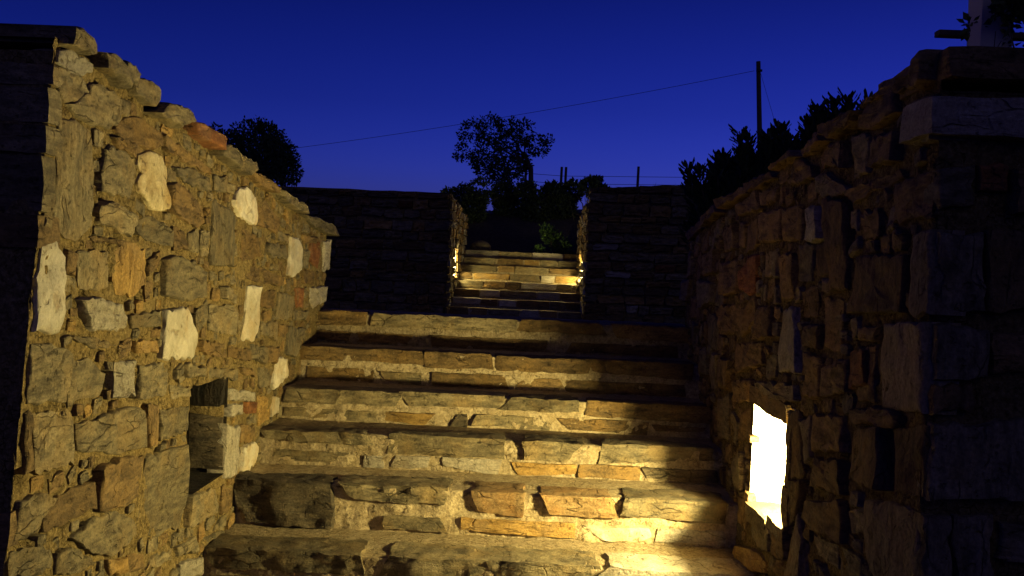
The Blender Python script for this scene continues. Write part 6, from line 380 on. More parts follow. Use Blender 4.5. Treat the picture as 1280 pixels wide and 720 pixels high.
def tube(pts, radii, n=6):
    V, F = [], []
    for i, p in enumerate(pts):
        p = Vector(p); d = (Vector(pts[min(i + 1, len(pts) - 1)]) - Vector(pts[max(i - 1, 0)])).normalized()
        a = d.orthogonal().normalized(); b = d.cross(a); r = radii[i] if isinstance(radii, (list, tuple)) else radii
        for k in range(n):
            t = 2 * math.pi * k / n; V.append(tuple(p + a * r * math.cos(t) + b * r * math.sin(t)))
    for i in range(len(pts) - 1):
        for k in range(n):
            F.append((i * n + k, i * n + (k + 1) % n, (i + 1) * n + (k + 1) % n, (i + 1) * n + k))
    F.append(tuple(range(n))[::-1]); F.append(tuple(range((len(pts) - 1) * n, len(pts) * n)))
    return V, F

# ------------------------------------------------------------------ the setting: ground, courtyard, terraces, hillside
def struct(name, V, F, mat, smooth=True):
    o = obj(name, V, F, mat, None, smooth); o['kind'] = 'structure'; return o
def grid(x0, x1, y0, y1, nx, ny, zf):
    V = [(x0 + (x1 - x0) * i / nx, y0 + (y1 - y0) * j / ny, 0) for i in range(nx + 1) for j in range(ny + 1)]
    V = [(x, y, zf(x, y)) for x, y, _ in V]
    F = [(i * (ny + 1) + j, (i + 1) * (ny + 1) + j, (i + 1) * (ny + 1) + j + 1, i * (ny + 1) + j + 1) for i in range(nx) for j in range(ny)]
    return V, F
struct('ground', *grid(-900, 900, -400, 1400, 2, 2, lambda x, y: -.02), EARTH, False)
struct('path', *grid(-1.4, 1.1, -3, 2.5, 50, 60, lambda x, y: .006 * FB(x, y, 1, 4)), EARTH)
struct('courtyard', *grid(-12, 12, 5.72, 13.7, 60, 30, lambda x, y: .95 + .012 * FB(x, y, 2, 1.5)), EARTH)
for nm, x0, x1, y0 in (('left_terrace', -12, XL - .3, 2.5), ('right_terrace', XR + .3, 12, 2.3)):
    struct(nm, *join(grid(x0, x1, y0, 5.4, 30, 10, lambda x, y: 1.74 + .02 * FB(x, y, 3, 1.5)), boxvf(x0, x1, y0, 5.38, 0, 1.66)), EARTH)
def hill_h(x, y):
    h = 2.32 + .055 * max(0, y - 14) + .09 * N3(x, y, 4, .3) * min(1, (y - 13) / 6)
    h += .11 * max(-4, min(4, x + 1)) * .6
    if -1.25 < x < .75: 
        h = 1.78 if y < 16.8 else 1.78 + (h - 1.78) * min(1, (y - 16.8) / 1.6)
        if y < 16.2: h = .5
    return h
V, F = [], []
xs = sorted(set([-70 + 4 * i for i in range(36)] + [-12, -9, -6, -4, -3, -2, -1.56, -1.26, -1.24, -.7, -.2, .3, .74, .76, 1.06, 1.6, 2.5, 4, 6, 9]))
ys = [13.75, 14.5, 15.3, 16.15, 16.25, 16.8, 17.3, 17.9, 18.6, 19.5, 21, 23, 26, 30, 36, 45, 60, 80, 110]
for x in xs:
    for y in ys: V.append((x, y, hill_h(x, y)))
ny = len(ys)
for i in range(len(xs) - 1):
    for j in range(ny - 1): F.append((i * ny + j, (i + 1) * ny + j, (i + 1) * ny + j + 1, i * ny + j + 1))
struct('hillside', V, F, EARTH)

# ------------------------------------------------------------------ flanking walls
def jamb(par, c, *a, **k):
    return block_obj('stone', c, par, *a, amp=.004, rnd_=.008, seg=.03, **k)
wallL = empty('stone_wall', 'sunlit-looking rubble wall lit gold by the lamp, left of the steps, with white stones and a dark niche', 'wall', (XL, 2.4, 0))
wallL['label'] = 'rubble stone wall lit gold on the left of the steps, with white stones and a dark niche'
LN = (3.335, 3.745, .835, 1.19)
def frontL(v): return 2.2 + (v - .95) * .125 - .018
topL = lambda u: interp(LEFT_TOP, u)
V, F = mortar_sheet(f_left, 2.06, 5.41, 0, 2.12, .0125, LN, topL, .008, decode(LEFT_PITS), frontL, 1)
strip = []
n = 40
sv = [(XL - .0 if s == 0 else XL - .42, 2.33 + (5.41 - 2.33) * i / n, topL(2.33 + (5.41 - 2.33) * i / n) - .002) for i in range(n + 1) for s in (0, 1)]
sf = [(2 * i, 2 * i + 1, 2 * i + 3, 2 * i + 2) for i in range(n)]
endf = ([(XL, 5.41, 0), (XL - .42, 5.41, 0), (XL - .42, 5.41, topL(5.4)), (XL, 5.41, topL(5.4))], [(0, 1, 2, 3)])
fm = mortar_sheet(f_lfront, -4, XL + .0, 0, 2.07, .03, None, None, .010, (), None, 5)
ftop = ([(-4, 2.3, 2.06), (XL, 2.34, 2.06), (XL, 2.8, 2.04), (-4, 2.8, 2.04)], [(0, 1, 2, 3)])
o = local(obj('mortar', *join((V, F), (sv, sf), endf, fm, ftop), MORTAR, wallL))
def local_children(par):
    for ch in par.children: local(ch)
put_stones(decode(LEFT_STONES), f_left, wallL, proud=(.003, .012), depth=.06, seed=100)
put_stones(decode(LEFT_CHIPS), f_left, wallL, proud=(-.002, .006), depth=.035, chips=True, seed=1000)
for i, (c, poly) in enumerate(decode(LEFT_COPING)):
    o = link(bpy.data.objects.new('coping_stone', stone_mesh('coping_stone', c, poly, f_left, rnd.uniform(.02, .045), .34 if i else 1.6, 300 + i)), wallL)
packing(decode(LEFT_SMALL), f_left, wallL, 5000)
for (z0, z1, wd) in ((1.625, 1.70, .09), (1.705, 1.83, .055), (1.835, 1.90, .07), (1.905, 1.985, .05), (1.99, 2.04, .09), (.98, 1.06, .04), (.70, .84, .12), (.5, .69, .18), (.28, .49, .15), (.05, .27, .2)):
    block_obj('stone', rnd.choice('gbg'), wallL, XL - .3, XL + .006, frontL((z0 + z1) / 2) - .012, frontL(z1) + wd, z0, z1, amp=.006, rnd_=.006, seg=.035, seed=z0 * 100, sharp=35)
put_stones(decode(LEFT_FRONT), f_lfront, wallL, proud=(.004, .014), depth=.05, chips=True, seed=1500)
# niche in the left wall: recess shade carried by near-black stone colour, dark far jamb
def open_box(x_in, x_out, y0, y1, z0, z1, nseg=8):
    parts = []
    def sheet(a, b, c):   # a corner, two edges
        n_ = nseg; V = []; F = []
        for i in range(n_ + 1):
            for j in range(n_ + 1):
                p = [a[k] + b[k] * i / n_ + c[k] * j / n_ for k in range(3)]
                e = 0 if i in (0, n_) or j in (0, n_) else .006
                V.append(tuple(p[k] + e * noise.noise(Vector(p) * 25 + Vector((k * 9, 0, 0))) for k in range(3)))
        for i in range(n_):
            for j in range(n_): F.append((i * (n_ + 1) + j, (i + 1) * (n_ + 1) + j, (i + 1) * (n_ + 1) + j + 1, i * (n_ + 1) + j + 1))
        return V, F
    dx = x_in - x_out
    return join(sheet((x_in, y0, z0), (0, y1 - y0, 0), (0, 0, z1 - z0)), sheet((x_out, y0, z0), (dx, 0, 0), (0, 0, z1 - z0)), sheet((x_out, y1, z0), (dx, 0, 0), (0, 0, z1 - z0)),
                sheet((x_out, y0, z0), (dx, 0, 0), (0, y1 - y0, 0)), sheet((x_out, y0, z1), (dx, 0, 0), (0, y1 - y0, 0)))
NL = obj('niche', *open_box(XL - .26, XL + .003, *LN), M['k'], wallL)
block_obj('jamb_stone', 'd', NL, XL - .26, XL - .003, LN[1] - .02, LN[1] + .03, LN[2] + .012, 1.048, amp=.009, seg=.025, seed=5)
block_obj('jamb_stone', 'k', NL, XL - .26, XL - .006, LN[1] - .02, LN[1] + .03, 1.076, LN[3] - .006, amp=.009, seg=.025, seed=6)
obj('mortar', *boxvf(XL - .25, XL - .008, LN[1] - .012, LN[1] + .02, 1.04, 1.084), MORTAR, NL)
local_children(wallL)

wallR = empty('stone_wall', 'shadowed rubble stone wall on the right of the steps, with the brightly glowing niche', 'wall', (XR, 2.2, 0))
RN = (3.12, 3.68, .835, 1.24)
topR = lambda u: interp(RIGHT_TOP, u)
V, F = mortar_sheet(f_right, 2.10, 5.47, 0, 2.12, .0155, RN, topR, .012, decode(RIGHT_PITS), None, 11)
sv = [(XR if s == 0 else XR + .42, 2.1 + 3.37 * i / n, topR(2.1 + 3.37 * i / n) - .002) for i in range(n + 1) for s in (0, 1)]
endf = ([(XR, 5.47, 0), (XR + .42, 5.47, 0), (XR + .42, 5.47, topR(5.4)), (XR, 5.47, topR(5.4))], [(0, 1, 2, 3)])
fm = mortar_sheet(f_rfront, XR, 4, 0, 2.02, .03, None, None, .010, (), None, 15)
ftop = ([(XR, 2.1, 2.015), (4, 2.1, 2.015), (4, 2.8, 2.0), (XR, 2.8, 2.0)], [(0, 1, 2, 3)])
obj('mortar', *join((V, F), (sv, sf), endf, fm, ftop), MORTAR, wallR)
put_stones(decode(RIGHT_STONES), f_right, wallR, proud=(.005, .028), depth=.06, seed=2100)
put_stones(decode(RIGHT_CHIPS), f_right, wallR, proud=(.000, .015), depth=.035, chips=True, seed=3000)
packing(decode(RIGHT_SMALL), f_right, wallR, 6000)
for i, (c, poly) in enumerate(decode(RIGHT_COPING)):
    link(bpy.data.objects.new('coping_stone', stone_mesh('coping_stone', c, poly, f_right, rnd.uniform(.02, .045), .34, 2300 + i)), wallR)
RFs = decode(RIGHT_FRONT)
put_stones(RFs[2:], f_rfront, wallR, proud=(.014, .036), depth=.06, seed=3500)
block_obj('coping_stone', 'b', wallR, XR - .005, 2.1, 2.06, 2.5, 2.035, 2.105, amp=.008, seg=.05, nmax=24, seed=31)
o = block_obj('stone', 'l', wallR, XR - .03, 1.3, 2.065, 2.24, 1.925, 2.008, amp=.008, seg=.035, nmax=20, seed=33); o['label'] = LAB['l']
# lamp niche of the right wall
NR = obj('niche', *open_box(XR + .29, XR - .003, *RN), PLASTER, wallR)
for (y0, y1, z0, z1, s) in ((3.645, 3.70, 1.05, 1.075, 1), (3.64, 3.70, .84, .875, 2)):
    block_obj('jamb_stone', 'b', NR, XR - .02, XR + .016, y0, y1, z0, z1, amp=.004, rnd_=.006, seg=.025, seed=s)
for (y0, y1, z0, z1, s) in ((3.09, 3.145, 1.02, 1.2, 11), (3.08, 3.155, .875, 1.01, 12)):
    block_obj('jamb_stone', 'b', NR, XR - .02, XR + .016, y0, y1, z0, z1, amp=.005, rnd_=.008, seg=.025, seed=s)
for (y0, y1, z0, z1, s) in ((3.16, 3.71, 1.188, 1.25, 31),):
    block_obj('lintel_stone', 'b', NR, XR - .018, XR + .1, y0, y1, z0, z1, amp=.005, rnd_=.006, seg=.03, seed=s)
for (y0, y1, z0, z1, s) in ((3.10, 3.36, .79, .876, 21), (3.37, 3.67, .78, .848, 23)):
    block_obj('sill_stone', 'g', NR, XR - .02, XR + .1, y0, y1, z0, z1, amp=.007, rnd_=.01, seg=.03, seed=s)
local_children(wallR)

# ------------------------------------------------------------------ the near flight of steps
stairs = empty('stone_staircase', 'near flight of rough stone steps between the two rubble walls', 'stairs', (-.16, 3.5, 0))
def step_body(x0, x1, y, z0, z1, ynext, st=.0125, seed=0, amp=.007):
    us = lin(x0, x1, st); prof = []
    nzv = max(2, round((z1 - z0) / st))
    for k in range(nzv + 1): prof.append((y + .018, z0 - .02 + (z1 - z0 + .012) * k / nzv, 0))
    nyv = max(2, round((ynext + .05 - y - .018) / (st * 1.5)))
    for k in range(1, nyv + 1): prof.append((y + .018 + (ynext + .05 - y - .018) * k / nyv, z1 - .006, 1))
    V, F = [], []; m = len(prof)
    for u in us:
        for (yy, zz, t) in prof:
            if t == 0: 
                e = amp * (1.7 * FB(u, zz, seed, 11, 3) + 1.1 * N3(u, zz, seed + 3, 75))
                V.append((u, yy - e, zz))
            else:
                e = amp * (.45 * FB(u, yy, seed + 9, 7, 3) + .22 * N3(u, yy, seed + 13, 75))
                V.append((u, yy, zz + e))
    for i in range(len(us) - 1):
        for j in range(m - 1):
            a = i * m + j; F.append((a, a + m, a + m + 1, a + 1))
    return V, F
Ds = [2.48, 2.83, 3.18] + [s[0] for s in STEPS] + [5.75]
Zs = [.154, .308, .463] + [s[1] for s in STEPS]
for i in range(9):
    z0 = 0 if i == 0 else Zs[i - 1]
    body = obj('step', *step_body(XL - .03, XR + .03, Ds[i], z0, Zs[i], Ds[i + 1], .0125 if i >= 3 else .03, 40 + i), STEPMORTAR, stairs)
    if i < 3: continue
    d, z, top, low = STEPS[i - 3]
    rise = z - z0
    for j, (a, b, c) in enumerate(top):
        th = rise * rnd.uniform(.40, .5); dep = rnd.uniform(.12, .2)
        big = (c == 'd')
        if big: th = rise * .93
        if i == 3 and c != 'l': dep = .2
        block_obj('stone', c, body, a, b, d + rnd.uniform(-.012, .008) - (.02 if big else 0), d + dep, z - th, z + rnd.uniform(.0, .007), seed=i * 20 + j, seg=.02, nmax=30,
                  amp=.017 if big else rnd.uniform(.009, .015), rnd_=rnd.uniform(.003, .008), sharp=30, warp=.024, low=.7)
    for j, (a, b, c) in enumerate(low):
        th = rise * rnd.uniform(.3, .38)
        if c == 'd' and i == 4: continue
        o = block_obj('stone', c, body, a, b, d + rnd.uniform(.002, .014), d + .1, z0 + .004, z0 + .004 + th, seed=i * 20 + j + 300, seg=.022, nmax=24, amp=.009, rnd_=.004, sharp=30, warp=.018, low=.7)
        if c == 'w': o['label'] = LAB['w']
local_children(stairs)
lay = [(-1.1, -.5), (-.49, .1), (.11, .8)]

# ------------------------------------------------------------------ lamps in the niches
def sphere(c, r, nu=14, nv=8, sx=1, sy=1, sz=1):
    V = [(c[0], c[1], c[2] - r * sz)]; F = []
    for j in range(1, nv):
        t = -math.pi / 2 + math.pi * j / nv
        for i in range(nu):
            a = 2 * math.pi * i / nu; V.append((c[0] + sx * r * math.cos(t) * math.cos(a), c[1] + sy * r * math.cos(t) * math.sin(a), c[2] + sz * r * math.sin(t)))
    V.append((c[0], c[1], c[2] + r * sz)); e = len(V) - 1
    for i in range(nu): F.append((0, 1 + (i + 1) % nu, 1 + i)); F.append((e, e - nu + i, e - nu + (i + 1) % nu))
    for j in range(nv - 2):
        for i in range(nu):
            a = 1 + j * nu + i; b = 1 + j * nu + (i + 1) % nu; F.append((a, b, b + nu, a + nu))
    return V, F
def niche_lamp(c, r, bulb, label):
    # bulkhead lamp: round base, lamp holder and a bare pear-shaped bulb lying along the niche floor
    L_ = empty('niche_lamp', label, 'lamp', (c[0], c[1], c[2] - .19), 'lamps in the wall niches')
    x, y, z = c
    parts = [('base', tube([(x, y, z - .19), (x, y, z - .175), (x, y, z - .17)], [r * 1.25, r * 1.25, r * 1.0], 18), BLACKM),
             ('holder', tube([(x, y, z - .172), (x, y, z - .05), (x, y, z - .045)], [r * .62, r * .62, r * .5], 14), BLACKM),
             ('bulb', sphere((x, y, z), r, 14, 8, sz=1.25), bulb)]
    for nme, vf, m in parts: local(obj(nme, *vf, m, L_))
    return L_
niche_lamp((XR + .17, 3.31, 1.01), .036, BULB, 'glowing bulb in the bright niche of the near right wall')

# ------------------------------------------------------------------ far terrace wall, far steps and their side walls
protos = []
for k in range(10):
    r = random.Random(500 + k)
    pl = []
    for sx, sy in ((-.5, -.5), (0, -.52), (.5, -.5), (.53, 0), (.5, .5), (.05, .52), (-.5, .5), (-.52, .05)):
        pl.append((sx * r.uniform(.8, 1.04), sy * r.uniform(.76, 1.06)))
    protos.append(pl)
pm = {}
def coursed(par, kind, a0, a1, b0, b1, plane, thick=.03, hmin=.09, hmax=.17, wmin=.14, wmax=.4, cap=290, mats='gggbbbgbo', topf=None, out=1):
    """courses of rubble; kind 'y' = wall facing -y at y=plane, 'x' = wall facing x at x=plane (out = +1/-1)"""
    zz = b0; cnt = 0
    while zz < b1 - .04:
        h = rnd.uniform(hmin, hmax); h = min(h, b1 - zz)
        u = a0 - rnd.uniform(0, .1)
        while u < a1 - .03:
            wd = rnd.uniform(wmin, wmax); e = min(u + wd, a1); s = max(u, a0)
            c = rnd.choice(mats) if rnd.random() > .03 else rnd.choice('lr')
            top = min(zz + h, topf((s + e) / 2)) if topf else zz + h
            if e - s > .05 and top - zz > .04 and cnt < cap:
                k = rnd.randrange(len(protos)); key = (k, c, kind, out)
                if key not in pm:
                    fr = (lambda u_, v_, w_: (u_, -w_, v_)) if kind == 'y' else (lambda u_, v_, w_: (out * w_, u_, v_))
                    pm[key] = stone_mesh('stone', c, protos[k], fr, .05, .1, 700 + k, step=.3, nmax=12, rough=.03)
                o = bpy.data.objects.new('stone', pm[key])
                if kind == 'y': o.location = ((s + e) / 2, plane, (zz + top) / 2 + rnd.uniform(-.012, .012)); o.scale = (e - s - .008, rnd.uniform(.3, .6), (top - zz) * rnd.uniform(.72, 1.02)); o.rotation_euler = (0, rnd.gauss(0, .035), 0)
                else: o.location = (plane, (s + e) / 2, (zz + top) / 2); o.scale = (rnd.uniform(.12, .35), e - s - .008, top - zz - .012)
                link(o, par); cnt += 1
            u += wd
        zz += h
FX0, FX1, FY, FY2 = -1.13, .62, 13.4, 16.3
farL = empty('stone_wall', 'dark far terrace wall running left from the far lit steps', 'wall', (-3, FY, .95))
farR = empty('stone_wall', 'dark far terrace wall running right from the far lit steps', 'wall', (2.5, FY, .95))
def far_top(x): return 2.545 + (x + 1.1) * .08 if x > -1.1 else 2.545
def wall_mass(par, x0, x1, topf):
    V, F = [], []
    n_ = 60
    for i in range(n_ + 1):
        x = x0 + (x1 - x0) * i / n_; t = topf(x) + .012 * FB(x, 0, 4, 3)
        V += [(x, FY + .02, .8), (x, FY + .02, t), (x, FY + .45, t), (x, FY + .45, .8)]
    for i in range(n_):
        for k in range(3): a = 4 * i + k; F.append((a, a + 4, a + 5, a + 1))
    F += [(0, 1, 2, 3), (4 * n_ + 3, 4 * n_ + 2, 4 * n_ + 1, 4 * n_)]
    obj('mortar', V, F, MORTAR, par, False)
wall_mass(farL, -10, FX0 - .03, far_top); wall_mass(farR, FX1 + .03, 10, far_top)
coursed(farL, 'y', -4.6, FX0 - .0, .95, 2.53, FY, topf=far_top)
coursed(farR, 'y', FX1, 4.2, .95, 2.95, FY, topf=far_top)
local_children(farL); local_children(farR)
for nm, x, out, lab, ny0 in (('l', FX0, 1, 'narrow lit side wall on the left of the far steps', 14.2), ('r', FX1, -1, 'narrow lit side wall on the right of the far steps', 14.42)):
    sw = empty('stone_wall', lab, 'wall', (x, 14.5, .95))
    hole = (ny0, ny0 + .42, 1.48, 1.82)
    frame = (lambda u, v, w_, x=x, out=out: (x - out * .02 + out * w_, u, v))
    tf = lambda u: 2.54 - (u - FY) * .055
    V, F = mortar_sheet(frame, FY - .02, FY2 + .1, .9, 2.56, .05, hole, tf, .012, (), None, 21)
    mass = boxvf(*( (x - .4, x - .31) if out > 0 else (x + .31, x + .4)), FY + .1, FY2 + .1, .9, 2.36)
    capv = [(x - out * (.02 if s else .4), FY + (FY2 + .1 - FY) * i / 10, tf(FY + (FY2 + .1 - FY) * i / 10)) for i in range(11) for s in (0, 1)]
    capf = [(2 * i, 2 * i + 1, 2 * i + 3, 2 * i + 2) for i in range(10)]
    obj('mortar', *join((V, F), mass, (capv, capf)), MORTAR, sw)
    for (a0, a1, b0, b1) in ((FY, hole[0] - .01, .95, 2.5), (hole[1] + .01, FY2, .95, 2.5), (hole[0], hole[1], .95, hole[2] - .01), (hole[0], hole[1], hole[3] + .01, 2.5)):
        coursed(sw, 'x', a0, a1, b0, b1, x - out * .005, wmin=.1, wmax=.28, hmin=.08, hmax=.15, out=out, mats='gbolgbg', topf=tf)
    obj('niche', *open_box(x - out * .22, x - out * .016, *hole), PLASTER, sw)
    local_children(sw)
    niche_lamp((x - out * .07, hole[0] + .21, 1.57), .03, BULB_FAR, 'small glowing bulb in the niche on the %s of the far steps' % ('left' if out > 0 else 'right'))
fst = empty('stone_staircase', 'far flight of stone steps lit by two lamps beyond the near flight', 'stairs', (-.25, 13.5, .95))
fy = [13.5 + .35 * i for i in range(9)]; fz = [.965 + .112 * (i + 1) for i in range(8)]
for i in range(8):
    z0 = .95 if i == 0 else fz[i - 1]
    body = obj('step', *step_body(FX0, FX1, fy[i], z0, fz[i], fy[i + 1] if i < 7 else 16.3, .03, 80 + i, .006), STEPMORTAR, fst)
    x = FX0 + .01
    while x < FX1 - .06:
        e = min(FX1 - .01, x + rnd.uniform(.18, .55))
        if FX1 - e < .1: e = FX1 - .01
        block_obj('stone', rnd.choice('gbglbogl'), body, x + .007, e - .007, fy[i] + rnd.uniform(-.012, .008), fy[i] + .25, z0 + rnd.uniform(.012, .03), fz[i] + rnd.uniform(-.004, .005), seed=i * 31 + x, seg=.06, nmax=8, amp=.008, rnd_=.008, warp=.008)
        x = e
local_children(fst)

# ------------------------------------------------------------------ planting
def leaf_cloud(blobs, yc, ydepth, count, size, seed, aspect=1.8, droop=0.0, shell=.35):
    r = random.Random(seed); V, F = [], []
    tot = sum(b[2] ** 2 for b in blobs)
    for (bx, bz, br) in blobs:
        yb = yc + r.uniform(-.5, .5) * ydepth; thr = -.12 if count < 10000 and size > .065 else -.3
        for k in range(int(count * br * br / tot)):
            while True:
                p = Vector((r.uniform(-1, 1), r.uniform(-1, 1), r.uniform(-1, 1)))
                if p.length < 1 and (p.length > shell or r.random() < .3): break
            if noise.noise(Vector((bx + p.x * br, yb + p.y * br, bz + p.z * br)) * 5.5) < thr: continue
            c = Vector((bx, yb, bz)) + p * br * r.uniform(.9, 1.12)
            d = (p + Vector((r.gauss(0, .6), r.gauss(0, .6), r.gauss(0, .6) - droop))).normalized()
            s = d.orthogonal().normalized(); s.rotate(Matrix.Rotation(r.uniform(0, 6.28), 3, d))
            L = size * r.uniform(.6, 1.3); W = L / aspect / 2
            k0 = len(V); n_ = d.cross(s) * W * .35
            V += [tuple(c), tuple(c + d * L * .5 + s * W + n_), tuple(c + d * L), tuple(c + d * L * .5 - s * W + n_)]
            F.append((k0, k0 + 1, k0 + 2, k0 + 3))
    return V, F
def tree(name, label, cat, base, fork, blobs, yc, ydepth, count, size, mat, trunk_r, seed, group=None):
    T = empty(name, label, cat, base, group)
    bl = sorted(blobs, key=lambda b: -b[2])
    parts = [tube([base, ((base[0] + fork[0]) / 2 + .04, base[1], (base[2] + fork[2]) / 2), fork], [trunk_r * 1.2, trunk_r, trunk_r * .8], 8)]
    r = random.Random(seed)
    for (bx, bz, br) in bl[:9]:
        m = ((fork[0] + bx) / 2 + r.uniform(-.08, .08), yc + r.uniform(-.2, .2), (fork[2] + bz) / 2 + r.uniform(-.05, .08))
        parts.append(tube([fork, m, (bx, yc, bz)], [trunk_r * .5, trunk_r * .32, trunk_r * .12], 5))
    local(obj('trunk', *join(*parts), BARK, T))
    local(obj('crown', *leaf_cloud(blobs, yc, ydepth, count, size, seed), mat, T, False))
    return T
tree('small_tree', 'small spreading tree on the bank above the far steps, dark against the sky', 'tree', (-.25, 22, 2.6), (-.22, 22, 3.75), CROWN, 22, .8, 9000, .07, LEAF, .06, 5)
tree('round_tree', 'dense rounded tree behind the left rubble wall', 'tree', (-5.3, 20, 2.4), (-5.3, 20, 3.1), LEFT_CROWN, 20, .8, 16000, .07, LEAF, .08, 6)
bank_groups = [BANK[0:3] + [BANK[9], BANK[12]], BANK[3:5] + [BANK[11], BANK[13]], BANK[5:9] + [BANK[10]]]
for i, (g, lab) in enumerate(zip(bank_groups, ('low dark shrub on the bank left of the small tree', 'low dark shrub on the bank under the small tree', 'low dark shrub on the bank right of the small tree'))):
    x = sum(b[0] for b in g) / len(g)
    tree('shrub', lab, 'shrub', (x, 18.5, 2.1), (x, 18.5, 2.6), g, 18.5, .6, 9000, .06, LEAF, .03, 20 + i, 'shrubs on the bank')
tree('leafy_shrub', 'green shrub lit from below at the top right of the far steps', 'shrub', (.22, 16.75, 1.78), (.22, 16.7, 2.0), [(.2, 2.16, .15), (.34, 2.04, .16), (.12, 2.25, .09), (.42, 1.95, .12)], 16.75, .2, 700, .06, GLEAF, .015, 33, 'shrubs on the bank')
tree('leafy_shrub', 'tiny green clump on the top far step', 'shrub', (.05, 16.25, 1.86), (.05, 16.25, 1.9), [(.05, 1.93, .06), (.0, 1.92, .05)], 16.25, .05, 120, .05, GLEAF, .006, 34, 'shrubs on the bank')
V, F = sphere((-.9, 16.4, 1.9), .17, 18, 10, sx=1.0, sy=.8, sz=.75)
tag(obj('boulder', V, F, M['g'], None, True), 'rounded grey boulder at the top left of the far steps', 'boulder')

def oleander(label, xc, yc, zb, shoots, seed):
    T = empty('oleander', label, 'shrub', (xc, yc, zb), 'oleanders beyond the right wall')
    r = random.Random(seed); SV, LV = [], []
    for (tx, tz) in shoots:
        ty = yc + r.uniform(-.3, .3); bx = xc + (tx - xc) * .25
        mid = (bx + (tx - bx) * .45, ty, zb + (tz - zb) * .6)
        SV.append(tube([(bx, yc, zb), mid, (tx, ty, tz - .05)], [.012, .009, .004], 5))
        V, F = [], []
        a, b = Vector(mid), Vector((tx, ty, tz - .05))
        n_ = 34
        for k in range(n_):
            t = (k / n_) ** .8; c = a.lerp(b, t)
            up = (b - a).normalized()
            for q in range(3):
                ang = r.uniform(0, 6.28); side = up.orthogonal().normalized(); side.rotate(Matrix.Rotation(ang, 3, up))
                d = (up * r.uniform(.7, 1.5) + side).normalized(); L = r.uniform(.08, .125); Wd = .014
                s = d.cross(side).normalized(); bend = side * .012
                k0 = len(V)
                V += [tuple(c), tuple(c + d * L * .4 + s * Wd + bend), tuple(c + d * L * .8 + s * Wd * .8 + bend), tuple(c + d * L), tuple(c + d * L * .8 - s * Wd * .8 + bend), tuple(c + d * L * .4 - s * Wd + bend)]
                F.append((k0, k0 + 1, k0 + 2, k0 + 3, k0 + 4, k0 + 5))
        LV.append((V, F))
    local(obj('stems', *join(*SV), BARK, T)); local(obj('leaves', *join(*LV), OLEAF, T, False))
def shoots(tops, n, seed, spread=.12, drop=.5):
    r = random.Random(seed); o = list(tops)
    for _ in range(n):
        a = r.choice(tops); o.append((a[0] + r.gauss(0, spread), a[1] - abs(r.gauss(.1, drop * .4))))
    return o
oleander('leftmost oleander with upright leafy shoots beyond the shadowed right wall', 1.5, 8.0, .95, shoots([(1.31, 2.42), (1.37, 2.52), (1.43, 2.62), (1.52, 2.6), (1.58, 2.66), (1.66, 2.62)], 60, 1), 1)
oleander('middle oleander, its shoots standing before the utility pole foot', 1.85, 7.9, .95, shoots([(1.74, 2.68), (1.81, 2.84), (1.86, 2.72), (1.95, 2.7)], 60, 2), 2)
oleander('tallest oleander beyond the right wall, nearest the pale coping block', 2.2, 7.8, .95, shoots([(2.04, 2.85), (2.1, 2.98), (2.16, 3.0), (2.2, 2.88), (2.36, 2.86), (2.42, 2.95)], 64, 3), 3)

# ------------------------------------------------------------------ pergola post with climber, above the right wall
P = empty('pergola', 'whitewashed post with dark wooden rails above the right wall corner', 'pergola', (1.505, 3.6, 1.74))
local(block_obj('post', WHITEWASH, P, 1.452, 1.562, 3.54, 3.66, 1.72, 3.3, amp=.002, rnd_=.006, seg=.1, nmax=10))
for (x0, x1, z0, z1, y0) in ((1.37, 1.9, 2.505, 2.527, 3.69), (1.56, 2.6, 2.675, 2.695, 3.69), (1.56, 2.6, 2.62, 2.64, 3.69)):
    local(block_obj('rail', WOOD, P, x0, x1, y0, y0 + .05, z0, z1, amp=.001, rnd_=.003, seg=.12, nmax=10))
tree('climbing_plant', 'dark leafy climber clinging to the whitewashed post', 'climber', (1.56, 3.45, 1.74), (1.55, 3.45, 2.2),
     [(1.45, 2.46, .05), (1.375, 2.475, .024), (1.395, 2.46, .03), (1.49, 2.48, .07), (1.52, 2.55, .07), (1.5, 2.42, .08), (1.55, 2.46, .09), (1.6, 2.5, .09), (1.58, 2.58, .06), (1.47, 2.43, .06), (1.65, 2.46, .1)], 3.42, .05, 3600, .035, LEAF, .012, 44)

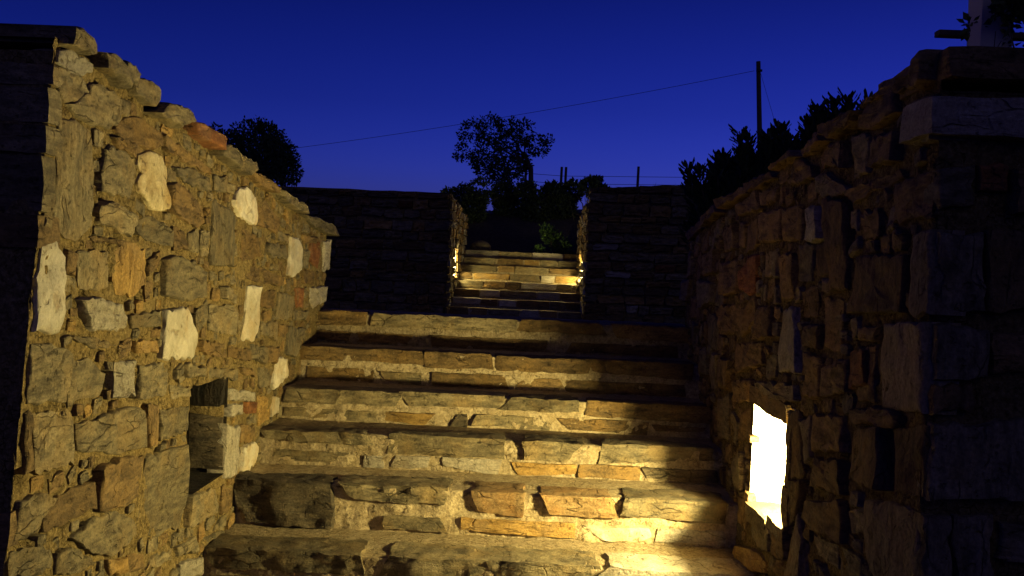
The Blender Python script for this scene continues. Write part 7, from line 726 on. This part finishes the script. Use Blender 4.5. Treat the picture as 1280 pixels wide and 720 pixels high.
# ------------------------------------------------------------------ utility pole, wires, fence, dry grass
U = empty('utility_pole', 'wooden utility pole rising behind the oleanders', 'pole', (8.5, 40, 3.6))
local(obj('post', *tube([(8.5, 40, 3.5), (8.08, 40, 9.86)], [.12, .085], 10), WOOD, U))
local(obj('insulator', *tube([(8.0, 39.9, 9.5), (8.22, 39.9, 9.5)], .05, 8), STEEL, U))
def wire(a, b, sag, r, label, n_=24):
    pts = [(a[0] + (b[0] - a[0]) * t, a[1] + (b[1] - a[1]) * t, a[2] + (b[2] - a[2]) * t - sag * 4 * t * (1 - t)) for t in [i / n_ for i in range(n_ + 1)]]
    tag(obj('wire', *tube(pts, r * .65, 4), STEEL), label, 'wire')
wire((7.95, 40, 9.5), (-14.5, 46, 5.9), .25, .016, 'overhead wire sloping left from the pole to the round tree')
wire((8.2, 40, 9.4), (9.6, 41, 6.2), .05, .012, 'thin stay wire running down right of the pole')
Fc = empty('wire_fence', 'wire fence with dark posts on the bank beside the small tree', 'fence', (.5, 24, 2.9))
for (x, t) in ((-.36, 4.0), (.46, 3.98), (.56, 3.98), (2.22, 4.06), (4.0, 4.1)):
    local(obj('post', *tube([(x, 24, 2.7), (x + .01, 24, t)], [.035, .03], 6), WOOD, Fc))
for k, z in enumerate((3.45, 3.62, 3.8)):
    local(obj('wire', *tube([(-.36, 24, z), (.5, 24, z - .03), (4.0, 24, z + .08)], .007, 4), STEEL, Fc))
r = random.Random(9); V, F = [], []
for k in range(420):
    x = r.uniform(.6, 4.2); y = r.uniform(15, 19); z = hill_h(x, y); h = r.uniform(.12, .45); dx = r.gauss(0, .1); k0 = len(V)
    V += [(x, y, z), (x + .008, y, z), (x + dx * .5 + .005, y, z + h * .6), (x + dx * .5, y, z + h * .6), (x + dx, y, z + h)]
    F += [(k0, k0 + 1, k0 + 2, k0 + 3), (k0 + 3, k0 + 2, k0 + 4)]
tag(obj('dry_grass', V, F, STRAW, None, False), 'sparse dry grass along the top of the far wall', 'grass', kind='stuff')
